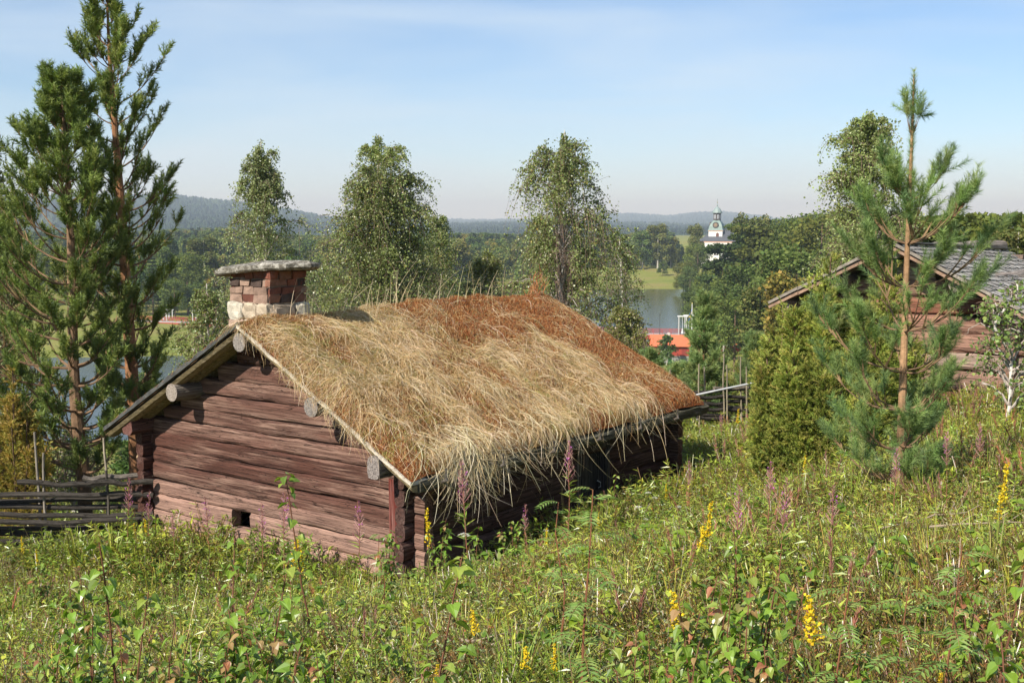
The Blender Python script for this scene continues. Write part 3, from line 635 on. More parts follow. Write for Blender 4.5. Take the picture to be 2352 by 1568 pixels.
# ------------------------------------------------------------------ trees
QUAD = np.array([(0, 0, 0), (.5, .45, .08), (0, 1, 0), (-.5, .45, .08)]); QF = np.array([[0, 1, 2, 3]])
def place(px, Y, ypx=None, sink=0.):
    """ground point in the direction of picture column px at distance Y"""
    x = (px - 1176) / FPX * Y * 1.0; 
    return np.array([x, Y, gz(x, Y) - sink])
def prof_fn(tab):
    tab = np.array(tab, float); return lambda t, ca: (np.interp(t, tab[:, 0], tab[:, 1]) * (1 - ca) + np.interp(t, tab[:, 0], tab[:, 2]) * (1 + ca)) / 2
def birch(name, label, loc, H, tab, seed, dens=1., leaf=.06, cols=None, group=None, trunk_r=.11, forks=0, cat='tree', lean=0., hang=1.0, bare=0.):
    """tab: height fraction, half width towards the left, half width towards the right (metres)"""
    global R_
    R_ = np.random.default_rng(seed); pf = prof_fn(tab)
    root = empty(name, label, cat, tuple(loc), 0, group)
    n = 26; t = np.linspace(0, 1, n); tr = np.stack([lean * t * H + (vnoise(t * 5, t * 0, 1, seed) - .5) * .35 * np.minimum(t * 4, 1), (vnoise(t * 5, t * 0 + 7, 1, seed) - .5) * .35, t * H * .98], 1)
    gt_ = G(); gt_.tubes(tr, trunk_r * (1 - t) ** .85 + .012, 9, (.62, .58, .52))
    tx = lambda q: np.stack([np.interp(q, t, tr[:, k]) for k in range(3)], -1)
    nl = int(64 * dens ** .5); q0 = np.sort(rnd(nl, .10, .95)); q0 = tab[0][0] + (1 - tab[0][0]) * (q0 ** .9) - .04
    q0 = np.clip(q0, .05, .97); azl = np.arange(nl) * 2.4 + rnd(nl, -.5, .5); rise = rnd(nl, .10, .2)
    qe = np.clip(q0 + rise * (1.15 - q0), 0, 1.0); Rl = pf(qe, np.cos(azl)) * rnd(nl, .75, 1.45)
    A = tx(q0); s = np.linspace(0, 1, 9)[None, :, None]
    D = np.stack([np.cos(azl), np.sin(azl), 0 * azl], 1)
    ext = Rl[:, None]; E = A * 1.; ze = (qe * H)
    P = A[:, None] + D[:, None] * (ext[:, None] * s) ; P[..., 2] = A[:, None, 2] + (ze - A[:, 2])[:, None] * (np.sin(s[..., 0] * 2.0) / .91) - .25 * Rl[:, None] * s[..., 0] ** 3 * .5
    P += (R_.normal(size=P.shape) * .04 * s)
    rad = (trunk_r * .42 * (1 - q0) + .012)[:, None] * (1 - s[..., 0] * .85)
    gt_.tubes(P, rad, 5, np.repeat(np.array([[.42, .36, .31]]), nl, 0))
    # second order: twigs from limbs
    per = int(20 * dens); li = np.repeat(np.arange(nl), per); ss = rnd(len(li), .12, 1.0) ** .8; ii = ss * 8; i0 = np.minimum(ii.astype(int), 7); f = (ii - i0)[:, None]
    B = P[li, i0] * (1 - f) + P[li, i0 + 1] * f
    # upper stem carries its own twigs
    nt_ = int(90 * dens); qs = rnd(nt_, .55, 1.0); B = np.r_[B, tx(qs)]; m = len(B)
    Rr = np.r_[Rl[li], pf(np.minimum(qs, .99), np.zeros(nt_)) * .8 + .1]
    od = unit(np.c_[R_.normal(size=(m, 2)), R_.normal(.35, .5, m)]); od[:len(li)] = unit(od[:len(li)] + D[li] * .7)
    tl = np.clip(Rr * rnd(m, .2, .7), .15, 1.3); s2 = np.linspace(0, 1, 5)
    dr = hang * tl * rnd(m, .2, 1.25) * (R_.random(m) < .85)
    TW = B[:, None] + od[:, None] * (tl[:, None] * s2[None])[..., None]; TW[..., 2] -= dr[:, None] * s2[None] ** 2 * 1.3
    gt_.tubes(TW, np.array([.008, .007, .005, .004, .003])[None] * np.ones((m, 1)), 3, np.repeat(np.array([[.17, .11, .08]]), m, 0))
    gt_.obj('trunk', M_birch, root)
    # leaves on twigs and hanging sprays
    gl = G(); nlv = int(14 * dens); k = np.repeat(np.arange(m), nlv); sv = rnd(len(k), .05, 1.25); iv = np.minimum((np.minimum(sv, .999) * 4).astype(int), 3); fv = (np.minimum(sv, 1) * 4 - iv)[:, None]
    Pl = TW[k, iv] * (1 - fv) + TW[k, iv + 1] * fv; ex_ = np.maximum(sv - 1, 0) * tl[k]; Pl[:, 2] -= ex_ * 3 * hang
    Pl += R_.normal(0, .045, Pl.shape); 
    if bare: kb = ~((np.abs(Pl[:, 0] - np.interp(Pl[:, 2], tr[:, 2], tr[:, 0])) < bare * rnd(len(Pl), .3, 1.)) & (Pl[:, 1] < .3) & (Pl[:, 2] < .72 * H)); Pl = Pl[kb]; k = k[kb]
    ld = unit(np.c_[R_.normal(0, .7, (len(k), 2)), R_.normal(-.5, .5, len(k))])
    cols = cols or [(.21, .26, .08), (.26, .30, .10), (.16, .20, .06), (.33, .35, .16), (.36, .30, .08)]
    tone = (.72 + .56 * vnoise(Pl[:, 0] + Pl[:, 1] * .7, Pl[:, 2], .7, seed))[:, None]
    gl.scat(QUAD, QF, frames(ld, size=rnd(len(k), .75, 1.3) * leaf), Pl, jcol(len(k), cols, [5, 4, 4, 1.6, .5][:len(cols)], .22) * tone)
    gl.obj('crown', M_gloss, root); R_ = np.random.default_rng(seed + 1000); return root
def tuft(nn=46, L_=1., nl=.34, w=.028, spread=.75):
    """one pine shoot along +Y, made of thin needles"""
    g = G(); t = rnd(nn, .02, 1.) * L_; a = rnd(nn, 0, 2 * PI); ca = rnd(nn, .45, spread + .25)
    d = np.stack([np.cos(a) * np.sin(ca), np.cos(ca), np.sin(a) * np.sin(ca)], 1); s_ = unit(np.cross(d, rdir(nn))) * w
    b = np.stack([0 * t, t, 0 * t], 1); tip = b + d * nl * rnd((nn, 1), .7, 1.1)
    v = np.stack([b - s_, b + s_, tip], 1).reshape(-1, 3); return v, np.arange(nn * 3).reshape(-1, 3)
def pine(name, label, loc, H, tab, seed, trunk_r=.12, whorl=.34, first=.12, nn=44, sh=.24, perb=9, upa=.5, cols=None, lean=0., bend=.2, nb=5, dense=1., needle_w=.028, nl=.34, trunkcol=(.34, .17, .085), subl=.42, side=.8, brr=.24, qmax=.985, whorls=None, tip=.010, nlead=0):
    global R_
    R_ = np.random.default_rng(seed); pf = prof_fn(tab); root = empty(name, label, 'tree', tuple(loc), 0)
    n = 30; t = np.linspace(0, 1, n); tr = np.stack([lean * t * H + bend * (vnoise(t * 3, t * 0, 1, seed) - .5) * np.minimum(t * 4, 1), bend * (vnoise(t * 3, t * 0 + 7, 1, seed) - .5), t * H], 1)
    g = G(); tc_ = np.array(trunkcol)[None] * (1 - .45 * (1 - sstep(t, .05, .35)))[:, None]; tc_ = tc_ * (.8 + .4 * R_.random((n, 1)))
    g.tubes(tr[None], (trunk_r * (1 - t) ** .8 + tip)[None], 9, np.broadcast_to(tc_[None], (1, n, 3)))
    tx = lambda q: np.stack([np.interp(q, t, tr[:, k]) for k in range(3)], -1)
    q0 = []; a0_ = []; q = first
    wq = list(whorls) if whorls else None
    if wq: q = wq.pop(0)
    while q < qmax:
        k = nb + R_.integers(-1, 2); q0 += list(q + R_.normal(0, .003, k)); a0_ += list(R_.random() * 6.28 + np.arange(k) * 2 * PI / k + R_.normal(0, .22, k)); q = (wq.pop(0) if wq else 9.) if whorls else q + whorl / H * R_.uniform(.8, 1.2)
    q0 = np.array(q0); a0_ = np.array(a0_); m = len(q0); q0 = np.clip(q0, 0, .99)
    Rl = np.maximum(pf(np.minimum(q0 + .03, .999), np.cos(a0_)), .05) * rnd(m, .55, 1.08) ; Rl = np.where(R_.random(m) < .06, Rl * .5, Rl)
    up = upa * (.25 + 1.05 * q0) * rnd(m, .7, 1.3)
    if whorls: up = up + 2.0 * (q0 > .8); Rl = np.where(q0 > .8, rnd(m, .05, .09), Rl)
    s = np.linspace(0, 1, 8)[None]; D = np.stack([np.cos(a0_), np.sin(a0_), 0 * a0_], 1)
    P = tx(q0)[:, None] + D[:, None] * (Rl[:, None] * s)[..., None]; P[..., 2] += Rl[:, None] * (up[:, None] * s + .28 * s ** 2.4 - .10 * np.sin(s * PI))
    P[..., :2] += (R_.normal(0, .05, (m, 1, 2)) * s[..., None] * Rl[:, None, None] * 2)
    g.tubes(P, (trunk_r * brr * (1.05 - q0) + .006)[:, None] * (1 - .8 * s), 5, np.repeat(np.array([[.24, .15, .09]]), m, 0))
    # side branches
    li = np.repeat(np.arange(m), perb)
    if whorls: li = li[q0[li] < .8]
    ss = rnd(len(li), .22 if dense else .4, 1.) ; ii = ss * 7; i0 = np.minimum(ii.astype(int), 6); f = (ii - i0)[:, None]
    B = P[li, i0] * (1 - f) + P[li, i0 + 1] * f; dirb = unit(P[li, i0 + 1] - P[li, i0]); sd_ = np.cross(dirb, (0, 0, 1.)); sg = np.where(R_.random(len(li)) < .5, -1, 1)[:, None]
    od = unit(dirb * rnd((len(li), 1), .5, 1.1) + sd_ * sg * rnd((len(li), 1), .3, 1.) * side + np.array((0, 0, 1.)) * rnd((len(li), 1), .05, .6))
    sl = np.clip(Rl[li] * subl * (1.15 - ss) * rnd(len(li), .6, 1.3), .10, .8)
    s3 = np.linspace(0, 1, 4); TW = B[:, None] + od[:, None] * (sl[:, None] * s3)[..., None]; TW[..., 2] += sl[:, None] * .25 * s3 ** 2
    g.tubes(TW, np.array([.010, .008, .006, .004])[None] * np.ones((len(li), 1)), 3, np.repeat(np.array([[.26, .17, .09]]), len(li), 0))
    g.obj('trunk', M_bark, root)
    # shoots: at twig ends, along twigs, branch tips, leader
    td = unit(TW[:, 3] - TW[:, 2]); SP = [TW[:, 3] - td * sh * .25, TW[:, 2], TW[:, 3] - td * sh * .3, P[:, 7]]; SD = [td, unit(td + rdir(len(td)) * .55), unit(td + rdir(len(td)) * .8 + (0, 0, .3)), unit(P[:, 7] - P[:, 6] + (0, 0, .03))]
    for c in range(2): SP.append(P[:, 7]); SD.append(unit(P[:, 7] - P[:, 6] + rdir(m) * .09 + (0, 0, .06)))
    SP.append(P[:, 6]); SD.append(unit(P[:, 7] - P[:, 6]))
    nq = nlead or max(4, int(H * .12 / (sh * .9))); lq = np.linspace(.88 if not nlead else .60, 1. - sh * .8 / H, nq); SP.append(tx(lq)); SD.append(np.tile([0, 0, 1.], (nq, 1)))
    SP = np.concatenate(SP); SD = np.concatenate(SD); K = len(SP)
    gn = G(); cols = cols or [(.18, .235, .055), (.23, .29, .07), (.13, .18, .045), (.29, .33, .09)]
    tone = (.78 + .44 * vnoise(SP[:, 0] + SP[:, 1], SP[:, 2], .8, seed))[:, None]; cc = jcol(K, cols, None, .15) * tone; pick = R_.integers(0, 5, K); sz = rnd(K, .75, 1.2) * sh
    for v_ in range(5):
        T, F = tuft(nn, 1., nl, needle_w, .8); s_ = pick == v_
        if s_.any(): gn.scat(T, F, frames(SD[s_], size=sz[s_]), SP[s_], cc[s_])
    gn.obj('needles', M_needle, root); R_ = np.random.default_rng(seed + 999); return root

def top_h(px, ytop, Y, p):      # height of a thing whose top shows at ytop
    return PX(px, ytop, Y)[2] - p[2]
pl = place(303, 20.5); pl[0] = PX(315, 1100, 20.5)[0]
pine('pine_tree', 'tall pine with orange upper trunk reaching the top edge of the picture', pl, top_h(262, -14, 20.5, pl), [(0, .3, .3), (.22, .4, .5), (.34, 1.0, .75), (.5, 1.2, .95), (.62, 1.1, 1.0), (.72, .95, .95), (.82, .78, .85), (.92, .5, .5), (1, .12, .12)], 11, trunk_r=.135, first=.25, lean=-.027, perb=6, nn=46, sh=.24, upa=.75, nb=5, nl=.36, dense=0)
pl = place(190, 19.2); pl[0] = PX(193, 1150, 19.2)[0]
pine('pine_tree', 'dense bushy pine with grey lower trunk at the left picture edge', pl, top_h(172, 158, 19.2, pl), [(0, .2, .2), (.14, 1.0, .6), (.22, 1.6, .7), (.32, 2.0, .8), (.45, 2.1, .85), (.6, 1.7, .8), (.75, 1.0, .7), (.9, .5, .5), (1, .12, .12)], 23, trunk_r=.115, trunkcol=(.24, .15, .09), first=.17, lean=-.008, perb=10, nn=46, sh=.24, upa=.6, nb=6, nl=.36, dense=0, cols=[(.165, .225, .055), (.21, .27, .065), (.125, .175, .05), (.26, .31, .085)])
pl = place(-40, 22.); pine('pine_tree', 'pine half out of the picture behind the dense bushy pine', pl, top_h(-40, 470, 22., pl), [(0, .2, .2), (.2, 1.2, 1.2), (.45, 1.8, 1.6), (.8, .9, .9), (1, .12, .12)], 29, first=.15, perb=8, nn=40, sh=.27)
pl = place(60, 20.); 
# the young pine in front of the barn
pl = PX(2066, 1125, 10.); pl = np.array([pl[0], 10., gz(pl[0], 10.)])
pine('pine_tree', 'slender young pine standing alone in the meadow before the timber barn', pl, top_h(2082, 172, 10., pl), [(0, .3, .2), (.12, .75, .30), (.25, .95, .36), (.36, .98, .46), (.48, .80, .66), (.62, .50, .66), (.74, .34, .55), (.86, .14, .22), (.95, .12, .16), (1, .1, .1)], 31, trunk_r=.038, whorl=.46, first=.14, nn=110, sh=.19, perb=5, upa=.55, lean=.0, bend=.02, nb=5, needle_w=.010, nl=.36,
     cols=[(.18, .27, .085), (.23, .33, .10), (.145, .22, .09), (.28, .35, .12)], trunkcol=(.40, .24, .13), subl=.5, side=.75, brr=.16, whorls=[.07, .15, .24, .33, .42, .52, .62, .72, .862], tip=.004, nlead=26)
birch('birch_tree', 'slim birch with thin pointed top rising behind the chimney', place(610, 42), top_h(610, 305, 42, place(610, 42)), [(.22, 2.0, 1.8), (.4, 2.0, 2.0), (.55, 1.8, 1.8), (.7, 1.3, 1.3), (.82, .75, .85), (.92, .42, .45), (1, .08, .1)], 41, 1.25, .062, cols=[(.25, .29, .12), (.30, .34, .14), (.20, .24, .09), (.36, .38, .19)], trunk_r=.10)
birch('birch_tree', 'full leafy birch between the chimney and the white-stemmed birch', place(880, 40), top_h(880, 292, 40, place(880, 40)), [(.2, 1.7, 1.9), (.4, 1.9, 1.9), (.52, 1.6, 2.2), (.6, 1.4, 1.7), (.72, 1.35, 1.2), (.85, .95, 1.1), (.94, .55, .7), (1, .15, .2)], 42, 1.7, .062, trunk_r=.12)
birch('birch_tree', 'tall weeping birch with bare white stem showing beyond the roof ridge', place(1292, 38), top_h(1292, 282, 38, place(1292, 38)), [(.2, 1.5, 1.9), (.38, 1.8, 1.9), (.5, 1.75, 1.5), (.58, 1.2, 1.0), (.68, .95, 1.35), (.78, 1.05, 1.5), (.88, 1.0, .85), (.95, .7, .5), (1, .15, .15)], 43, 1.4, .062, trunk_r=.13, hang=1.7, bare=.42)
birch('birch_tree', 'birch behind the timber barn partly covered by the young pine', place(1985, 30), top_h(2000, 240, 30, place(1985, 30)), [(.15, 1.2, 1.6), (.4, 1.15, 1.5), (.6, 1.05, 1.1), (.78, .75, .75), (.9, .6, .55), (1, .12, .12)], 44, 1.3, .055, trunk_r=.09, cols=[(.23, .28, .09), (.28, .33, .11), (.18, .22, .07), (.35, .37, .17)])
birch('birch_tree', 'drooping birch cut by the left picture edge', place(-40, 30), top_h(-40, 250, 30, place(-40, 30)), [(.15, 1.2, .9), (.5, 1.2, .85), (.8, .8, .85), (1, .12, .12)], 45, 1.1, .06, trunk_r=.09, hang=1.8)
birch('birch_tree', 'low spreading birch filling the gap left of the weeping birch', place(1120, 44), top_h(1120, 560, 44, place(1120, 44)), [(.1, 1.0, 1.0), (.5, 1.4, 1.4), (.8, 1.0, 1.0), (1, .2, .2)], 46, 1.1, .06, trunk_r=.07, cols=[(.18, .20, .05), (.22, .24, .06), (.13, .155, .04), (.27, .25, .08)])
birch('birch_tree', 'small birch hanging over the river view beside the roof', place(1440, 34), top_h(1440, 690, 34, place(1440, 34)), [(.1, .7, .9), (.5, .7, .75), (.8, .55, .5), (1, .1, .1)], 47, .9, .05, trunk_r=.05, cols=[(.19, .20, .05), (.23, .24, .07), (.15, .16, .05), (.3, .27, .08)])
birch('birch_tree', 'young birch under the chimney slab left of the roof', place(480, 27), top_h(500, 640, 27, place(480, 27)), [(.1, .6, .8), (.5, .75, .85), (.8, .5, .5), (1, .1, .1)], 48, .9, .045, trunk_r=.05)
birch('birch_tree', 'dark birch leaning out right of the weeping birch', place(1425, 46), top_h(1430, 515, 46, place(1425, 46)), [(.2, .6, .6), (.6, .9, .7), (.85, .8, .5), (1, .3, .3)], 49, .7, .06, trunk_r=.06, cols=[(.14, .19, .05), (.17, .22, .065), (.11, .15, .045)])
birch('birch_tree', 'small white-stemmed birch behind the left rail fence', place(150, 24), top_h(150, 960, 24, place(150, 24)), [(.1, .5, .5), (.5, .75, .75), (.8, .5, .5), (1, .1, .1)], 50, .6, .045, trunk_r=.045)
birch('birch_sapling', 'bright-leaved birch sapling growing against the timber barn', place(2312, 14.5), top_h(2300, 640, 14.5, place(2300, 14.5)), [(.1, .3, .4), (.4, .42, .5), (.7, .34, .4), (1, .06, .1)], 51, .30, .05, trunk_r=.014, cols=[(.20, .29, .07), (.26, .34, .09), (.15, .22, .06)], cat='sapling', hang=.4)
birch('birch_tree', 'round leafy tree beyond the roof between two tall birches', place(740, 55), top_h(740, 600, 55, place(740, 55)), [(.1, 1.3, 1.3), (.5, 1.8, 1.8), (.8, 1.4, 1.4), (1, .3, .3)], 52, 1.1, .07, trunk_r=.07)
birch('birch_tree', 'loose birch at the foot of the full leafy birch', place(1000, 50), top_h(1005, 470, 50, place(1000, 50)), [(.15, 1.0, 1.0), (.5, 1.3, 1.1), (.75, 1.0, .8), (.9, .6, .5), (1, .1, .1)], 53, 1.0, .065, trunk_r=.07)

def spray(nn=26, nl=.4, w=.05):
    g = G(); t = rnd(nn, 0, 1.); a = rnd(nn, 0, 2 * PI); ca = rnd(nn, .35, .9); d = np.stack([np.cos(a) * np.sin(ca), np.cos(ca), np.sin(a) * np.sin(ca)], 1); s_ = unit(np.cross(d, rdir(nn))) * w
    b = np.stack([0 * t, t, 0 * t], 1); return np.stack([b - s_, b + s_, b + d * nl], 1).reshape(-1, 3), np.arange(nn * 3).reshape(-1, 3)
def juniper(name, label, loc, H, wl, wr, seed, cols, n=5200, depth=None, group=None, sz=.11):
    global R_
    R_ = np.random.default_rng(seed); root = empty(name, label, 'shrub', tuple(loc), 0, group); dp = depth or (wl + wr) / 2
    ncl = 30 if n < 15000 else 60; ca = rnd(ncl, 0, 2 * PI); cr = rnd(ncl, 0, 1) ** .6; cx = np.where(np.cos(ca) < 0, wl, wr) * np.cos(ca) * cr; cy = dp * np.sin(ca) * cr; czz = H * (1 - .50 * cr ** 1.6) * rnd(ncl, .72, 1.0); czz[0] = H; cx[0] = cy[0] = 0
    k = R_.integers(0, ncl, n); tt = rnd(n, .04, 1.) ** .85; d = rdir(n) * (1, 1, .3); rl = (.30 * (wl + wr) / 2 + .05) * np.clip(1.08 - tt, 0, 1) ** .75 * (.6 + .8 * vnoise(tt * 9, k * 3.7, 1., seed))
    P = np.stack([cx[k] * (.55 + .45 * tt), cy[k] * (.55 + .45 * tt), czz[k] * tt], 1) + d * rl[:, None] * rnd((n, 1), .35, 1.)
    D = unit(np.stack([P[:, 0] * .35, P[:, 1] * .35, np.full(n, .55)], 1) + d * .7 + rdir(n) * .35)
    gn = G(); tone = (.7 + .6 * R_.random(ncl))[k][:, None] * (.85 + .3 * vnoise(P[:, 0] + P[:, 1], P[:, 2], .25, seed))[:, None]; cc = jcol(n, cols, None, .15) * tone; pk = R_.integers(0, 4, n)
    for v_ in range(4):
        T, F = spray(); s_ = pk == v_; gn.scat(T, F, frames(D[s_], size=rnd(s_.sum(), .7, 1.4) * sz), P[s_], cc[s_])
    gt_ = G(); base_ = np.zeros((ncl, 3)); s = np.linspace(0, 1, 5)[None, :, None]; E = np.stack([cx, cy, czz], 1)
    gt_.tubes(E[:, None] * s * np.array([1, 1, 1.]) , np.full((ncl, 5), .012), 4, (.2, .13, .08)); gt_.obj('stems', M_bark, root); gn.obj('foliage', M_needle, root); R_ = np.random.default_rng(seed + 77); return root
yg = [(.27, .31, .06), (.33, .36, .075), (.21, .26, .055), (.40, .37, .09)]
p_ = place(1890, 16.5); juniper('juniper_bush', 'big yellow-green juniper in front of the timber barn eaves', p_ + (.10, 0, 0), top_h(1960, 590, 16.5, p_), 1.15, 1.2, 61, [(.29, .34, .065), (.35, .39, .08), (.23, .29, .055), (.42, .40, .10)], 21000, 1.0, sz=.10)
p_ = place(1800, 16.4); juniper('juniper_bush', 'lower left shoulder juniper before the barn eaves tip', p_, top_h(1800, 700, 16.4, p_), .45, .6, 60, yg, 6000, .5, sz=.095)
p_ = place(1960, 16.9); juniper('juniper_bush', 'pointed juniper right behind the big yellow-green juniper', p_ + (.5, 0, 0), top_h(1960, 555, 16.9, p_), .6, .6, 62, yg, 5000, .6, sz=.10)
p_ = place(20, 18.5); juniper('juniper_bush', 'yellowing juniper at the left picture edge behind the rail fence', p_, top_h(20, 850, 18.5, p_), .5, .6, 63, [(.36, .28, .055), (.28, .26, .05), (.44, .31, .08)], 4200, .5, sz=.10)
for q, (x_, Y_, yt, w_, lb) in enumerate(((1640, 44, 785, .9, 'juniper thicket right of the small red house roof'), (1700, 52, 815, 1.2, 'wide juniper thicket beyond the right rail fence'), (1650, 33, 840, .8, 'low juniper just behind the right rail fence'), (1555, 38, 838, .5, 'small juniper below the red house'))):
    p_ = place(x_, Y_); juniper('juniper_bush', lb, p_, max(1.2, top_h(x_, yt, Y_, p_)), w_, w_, 64 + q, [(.22, .25, .06), (.28, .29, .07), (.17, .20, .05)], 3200, sz=.15, group='junipers on the slope to the river')
for q, (x_, Y_, yt, w_, lb) in enumerate(((1622, 29, 700, .55, 'pale young pine above the right rail fence'), (1500, 30, 815, .5, 'short young pine close to the turf roof edge'), (1740, 36, 770, .7, 'young pine between fence and big juniper'), (1565, 34, 850, .5, 'tiny pine beside the fence end'))):
    p_ = place(x_, Y_); pine('pine_sapling', lb, p_, top_h(x_, yt, Y_, p_), [(0, w_, w_), (.4, w_, w_), (1, .1, .1)], 70 + q, trunk_r=.035, whorl=.35, first=.05, nn=40, sh=.26, perb=5, upa=.8, nl=.5, needle_w=.03, cols=[(.16, .24, .08), (.20, .28, .10), (.25, .31, .10)])['category'] = 'sapling'

# ------------------------------------------------------------------ rail fences
def fence(label, pts, rails, posts, seed, slope_y=0):
    """rails: list of (x0,y0,x1,y1) in picture pixels with distances from the pts line; built at their real places"""
    root = empty('rail_fence', label, 'fence'); return root
def frail(parent, a, b, r, col):
    n = 16; t = np.linspace(0, 1, n)[:, None]; P = np.array(a) * (1 - t) + np.array(b) * t; P[:, 2] += (vnoise(t[:, 0] * 4, t[:, 0] * 0, .8, R_.random() * 50) - .5) * .08
    g = G(); g.tubes(P, r * (1 + .25 * (vnoise(t[:, 0] * 9, t[:, 0] * 0, .6, R_.random() * 50) - .5)) , 7, np.array(col) * .9, cap=True); return g.obj('rail', M_fence, parent)
def fpost(parent, a, b, r, col):
    n = 10; t = np.linspace(0, 1, n)[:, None]; P = np.array(a) * (1 - t) + np.array(b) * t; P[:, 0] += (vnoise(t[:, 0] * 4, t[:, 0] * 0, 1., R_.random() * 50) - .5) * .05
    g = G(); g.tubes(P, r * (1.1 - .4 * t[:, 0]), 7, col, cap=True); return g.obj('post', M_fpost, parent)
f1 = empty('rail_fence', 'dark split-rail fence joining the left corner of the turf-roofed cabin', 'fence')
FY = 17.4
dk = (.065, .055, .045); lt = (.30, .26, .21)
for (x0, y0, x1, y1, dy) in ((40, 1110, 250, 1112, 0), (190, 1098, 352, 1096, .1), (-60, 1142, 352, 1136, -.05), (-60, 1160, 330, 1164, .08), (-60, 1185, 352, 1180, -.06), (-60, 1212, 330, 1210, .05), (-60, 1243, 352, 1233, -.05), (-60, 1268, 352, 1262, .05), (200, 1112, 352, 1110, -.1), (-60, 1150, 352, 1148, .12), (-60, 1198, 352, 1196, -.1), (-60, 1226, 352, 1222, .1), (-60, 1255, 352, 1250, 0)):
    frail(f1, PX(x0, y0, FY + dy - .2), PX(x1, y1, FY + dy), .042, dk if y0 > 1105 else (.2, .17, .14))
for (x0, y0, xb, dy, c) in ((82, 992, 98, .12, lt), (100, 1040, 104, -.12, lt), (240, 1005, 250, .12, (.36, .3, .22)), (246, 1080, 252, -.12, dk)):
    b = PX(xb, 1290, FY + dy); b[2] = gz(b[0], b[1]) - .2; fpost(f1, b, PX(x0, y0, FY + dy), .024, c)
g = G(); a_ = PX(99, 1200, FY); g.tubes([a_ + (.0, -.17, .06), a_ + (.06, 0, .02), a_ + (0, .17, -.02), a_ + (-.06, 0, .0), a_ + (0, -.17, .03)], [.012] * 5, 5, (.3, .24, .17)); g.obj('withy_binding', M_stem, f1)
f2 = empty('rail_fence', 'low split-rail fence with tall poles beyond the turf roof on the right', 'fence')
def fdist(x): return 25.5 + (x - 1540) / 220 * 1.2
for (x0, y0, x1, y1) in ((1590, 902, 1760, 885), (1560, 912, 1742, 915), (1585, 925, 1735, 938), (1600, 938, 1745, 945), (1560, 950, 1730, 958), (1640, 890, 1745, 893), (1560, 925, 1720, 925), (1600, 960, 1730, 968)):
    frail(f2, PX(x0, y0, fdist(x0)), PX(x1, y1, fdist(x1) + R_.uniform(-.1, .1)), .045, dk if y0 > 900 else (.24, .2, .15))
for (x0, yt) in ((1537, 848), (1543, 868), (1604, 835), (1617, 842), (1662, 812), (1668, 838), (1702, 820), (1712, 842), (1752, 808), (1757, 826)):
    xb = x0 + R_.uniform(0, 8); b = PX(xb, 980, fdist(x0)); b[2] = gz(b[0], b[1]) - .2; fpost(f2, b, PX(x0, yt, fdist(x0) + R_.uniform(-.15, .15)), .022, (.34, .29, .2))
g = G(); g.tubes([PX(1575, 912, 25.2), PX(1640, 898, 25.4), PX(1735, 878, 26)], [.022, .022, .022], 8, (.6, .6, .6), cap=True)
tag(g.obj('pole', M_paint), 'pale straight pole lying along the top of the right rail fence', 'pole')

# ------------------------------------------------------------------ by the river
red = (.36, .055, .035); orange = (.62, .16, .07)
def at(px, Y, z=None): x = (px - 1176) / FPX * Y; return np.array([x, Y, gz(x, Y) if z is None else z])
hY = 226.; c_ = PX(1540, 812, hY); hx0, hx1 = PX(1500, 812, hY)[0], PX(1590, 812, hY)[0]
gzh = gz(c_[0], hY); hz = PX(1540, 814, hY)[2]
house = empty('red_house', 'small red wooden house with bright orange roof by the river', 'house', (c_[0], hY, hz), math.radians(-9))
g = G(); g.box((0, 0, 1.0), (7.2, 4.2, 2.0), red); g.obj('wall', M_paint, house)
v = []; RHh = 1.75
g = G(); t_ = .12
for sgn in (-1, 1):
    a_, b_ = np.array((0, 0, 2.0 + RHh)), np.array((0, sgn * 2.6, 1.78))
    v = [(x_, p[1], p[2] + d) for x_ in (-4.0, 4.0) for p in (a_, b_) for d in (0, t_)]
    g.add(v, [[0, 1, 3, 2], [4, 6, 7, 5], [0, 4, 5, 1], [2, 3, 7, 6], [0, 2, 6, 4], [1, 5, 7, 3]], orange)
g.obj('roof', M_paint, house)
g = G()
for x_ in (-3.6, 3.6): g = G(); g.add([(x_, -2.1, 2.0), (x_, 2.1, 2.0), (x_, 0, 2.0 + RHh - .2)], [[0, 1, 2]], red); g.obj('gable', M_paint, house)
g = G(); 
for sgn in (-1, 1): g.beam((3.98, 0, 2.0 + RHh + .02), (3.98, sgn * 2.6, 1.82), .12, .16, (.45, .42, .42))
g.obj('bargeboard', M_paint, house)
g = G(); g.box((-1.1, -2.12, 1.25), (1.3, .08, .95), (.75, .74, .72)); w_ = g.obj('window', M_paint, house)
g = G(); g.box((-1.1, -2.17, 1.25), (.5, .03, .6), (.06, .07, .08)); g.obj('pane', M_paint, w_)
g = G(); g.box((3.63, -.5, 1.2), (.08, 1.0, 1.5), (.6, .6, .6)); w_ = g.obj('window', M_paint, house); g = G(); g.box((3.68, -.5, 1.2), (.03, .7, 1.2), (.05, .06, .07)); g.obj('pane', M_paint, w_)
g = G(); g.box((2.6, -2.13, .9), (.9, .06, 1.7), (.25, .04, .03)); g.obj('door', M_paint, house)
g = G(); g.box((0, 0, -.9), (7.1, 4.1, 1.9), (.3, .29, .27)); g.obj('foundation', M_stone, house)
g = G(); g.box((-.4, 0, 3.95), (.5, .5, .6), (.6, .55, .5)); g.obj('chimney', M_stone, house)
bn = at(1541, hY - 5); g = G(); g.box((0, 0, .55), (.65, .65, 1.1), (.06, .35, .08)); g.box((0, 0, 1.14), (.7, .75, .08), (.04, .2, .05)); bo = g.obj('waste_bin', M_paint); bo.location = (bn[0], bn[1], bn[2]); tag(bo, 'bright green waste bin in front of the small red house', 'bin')
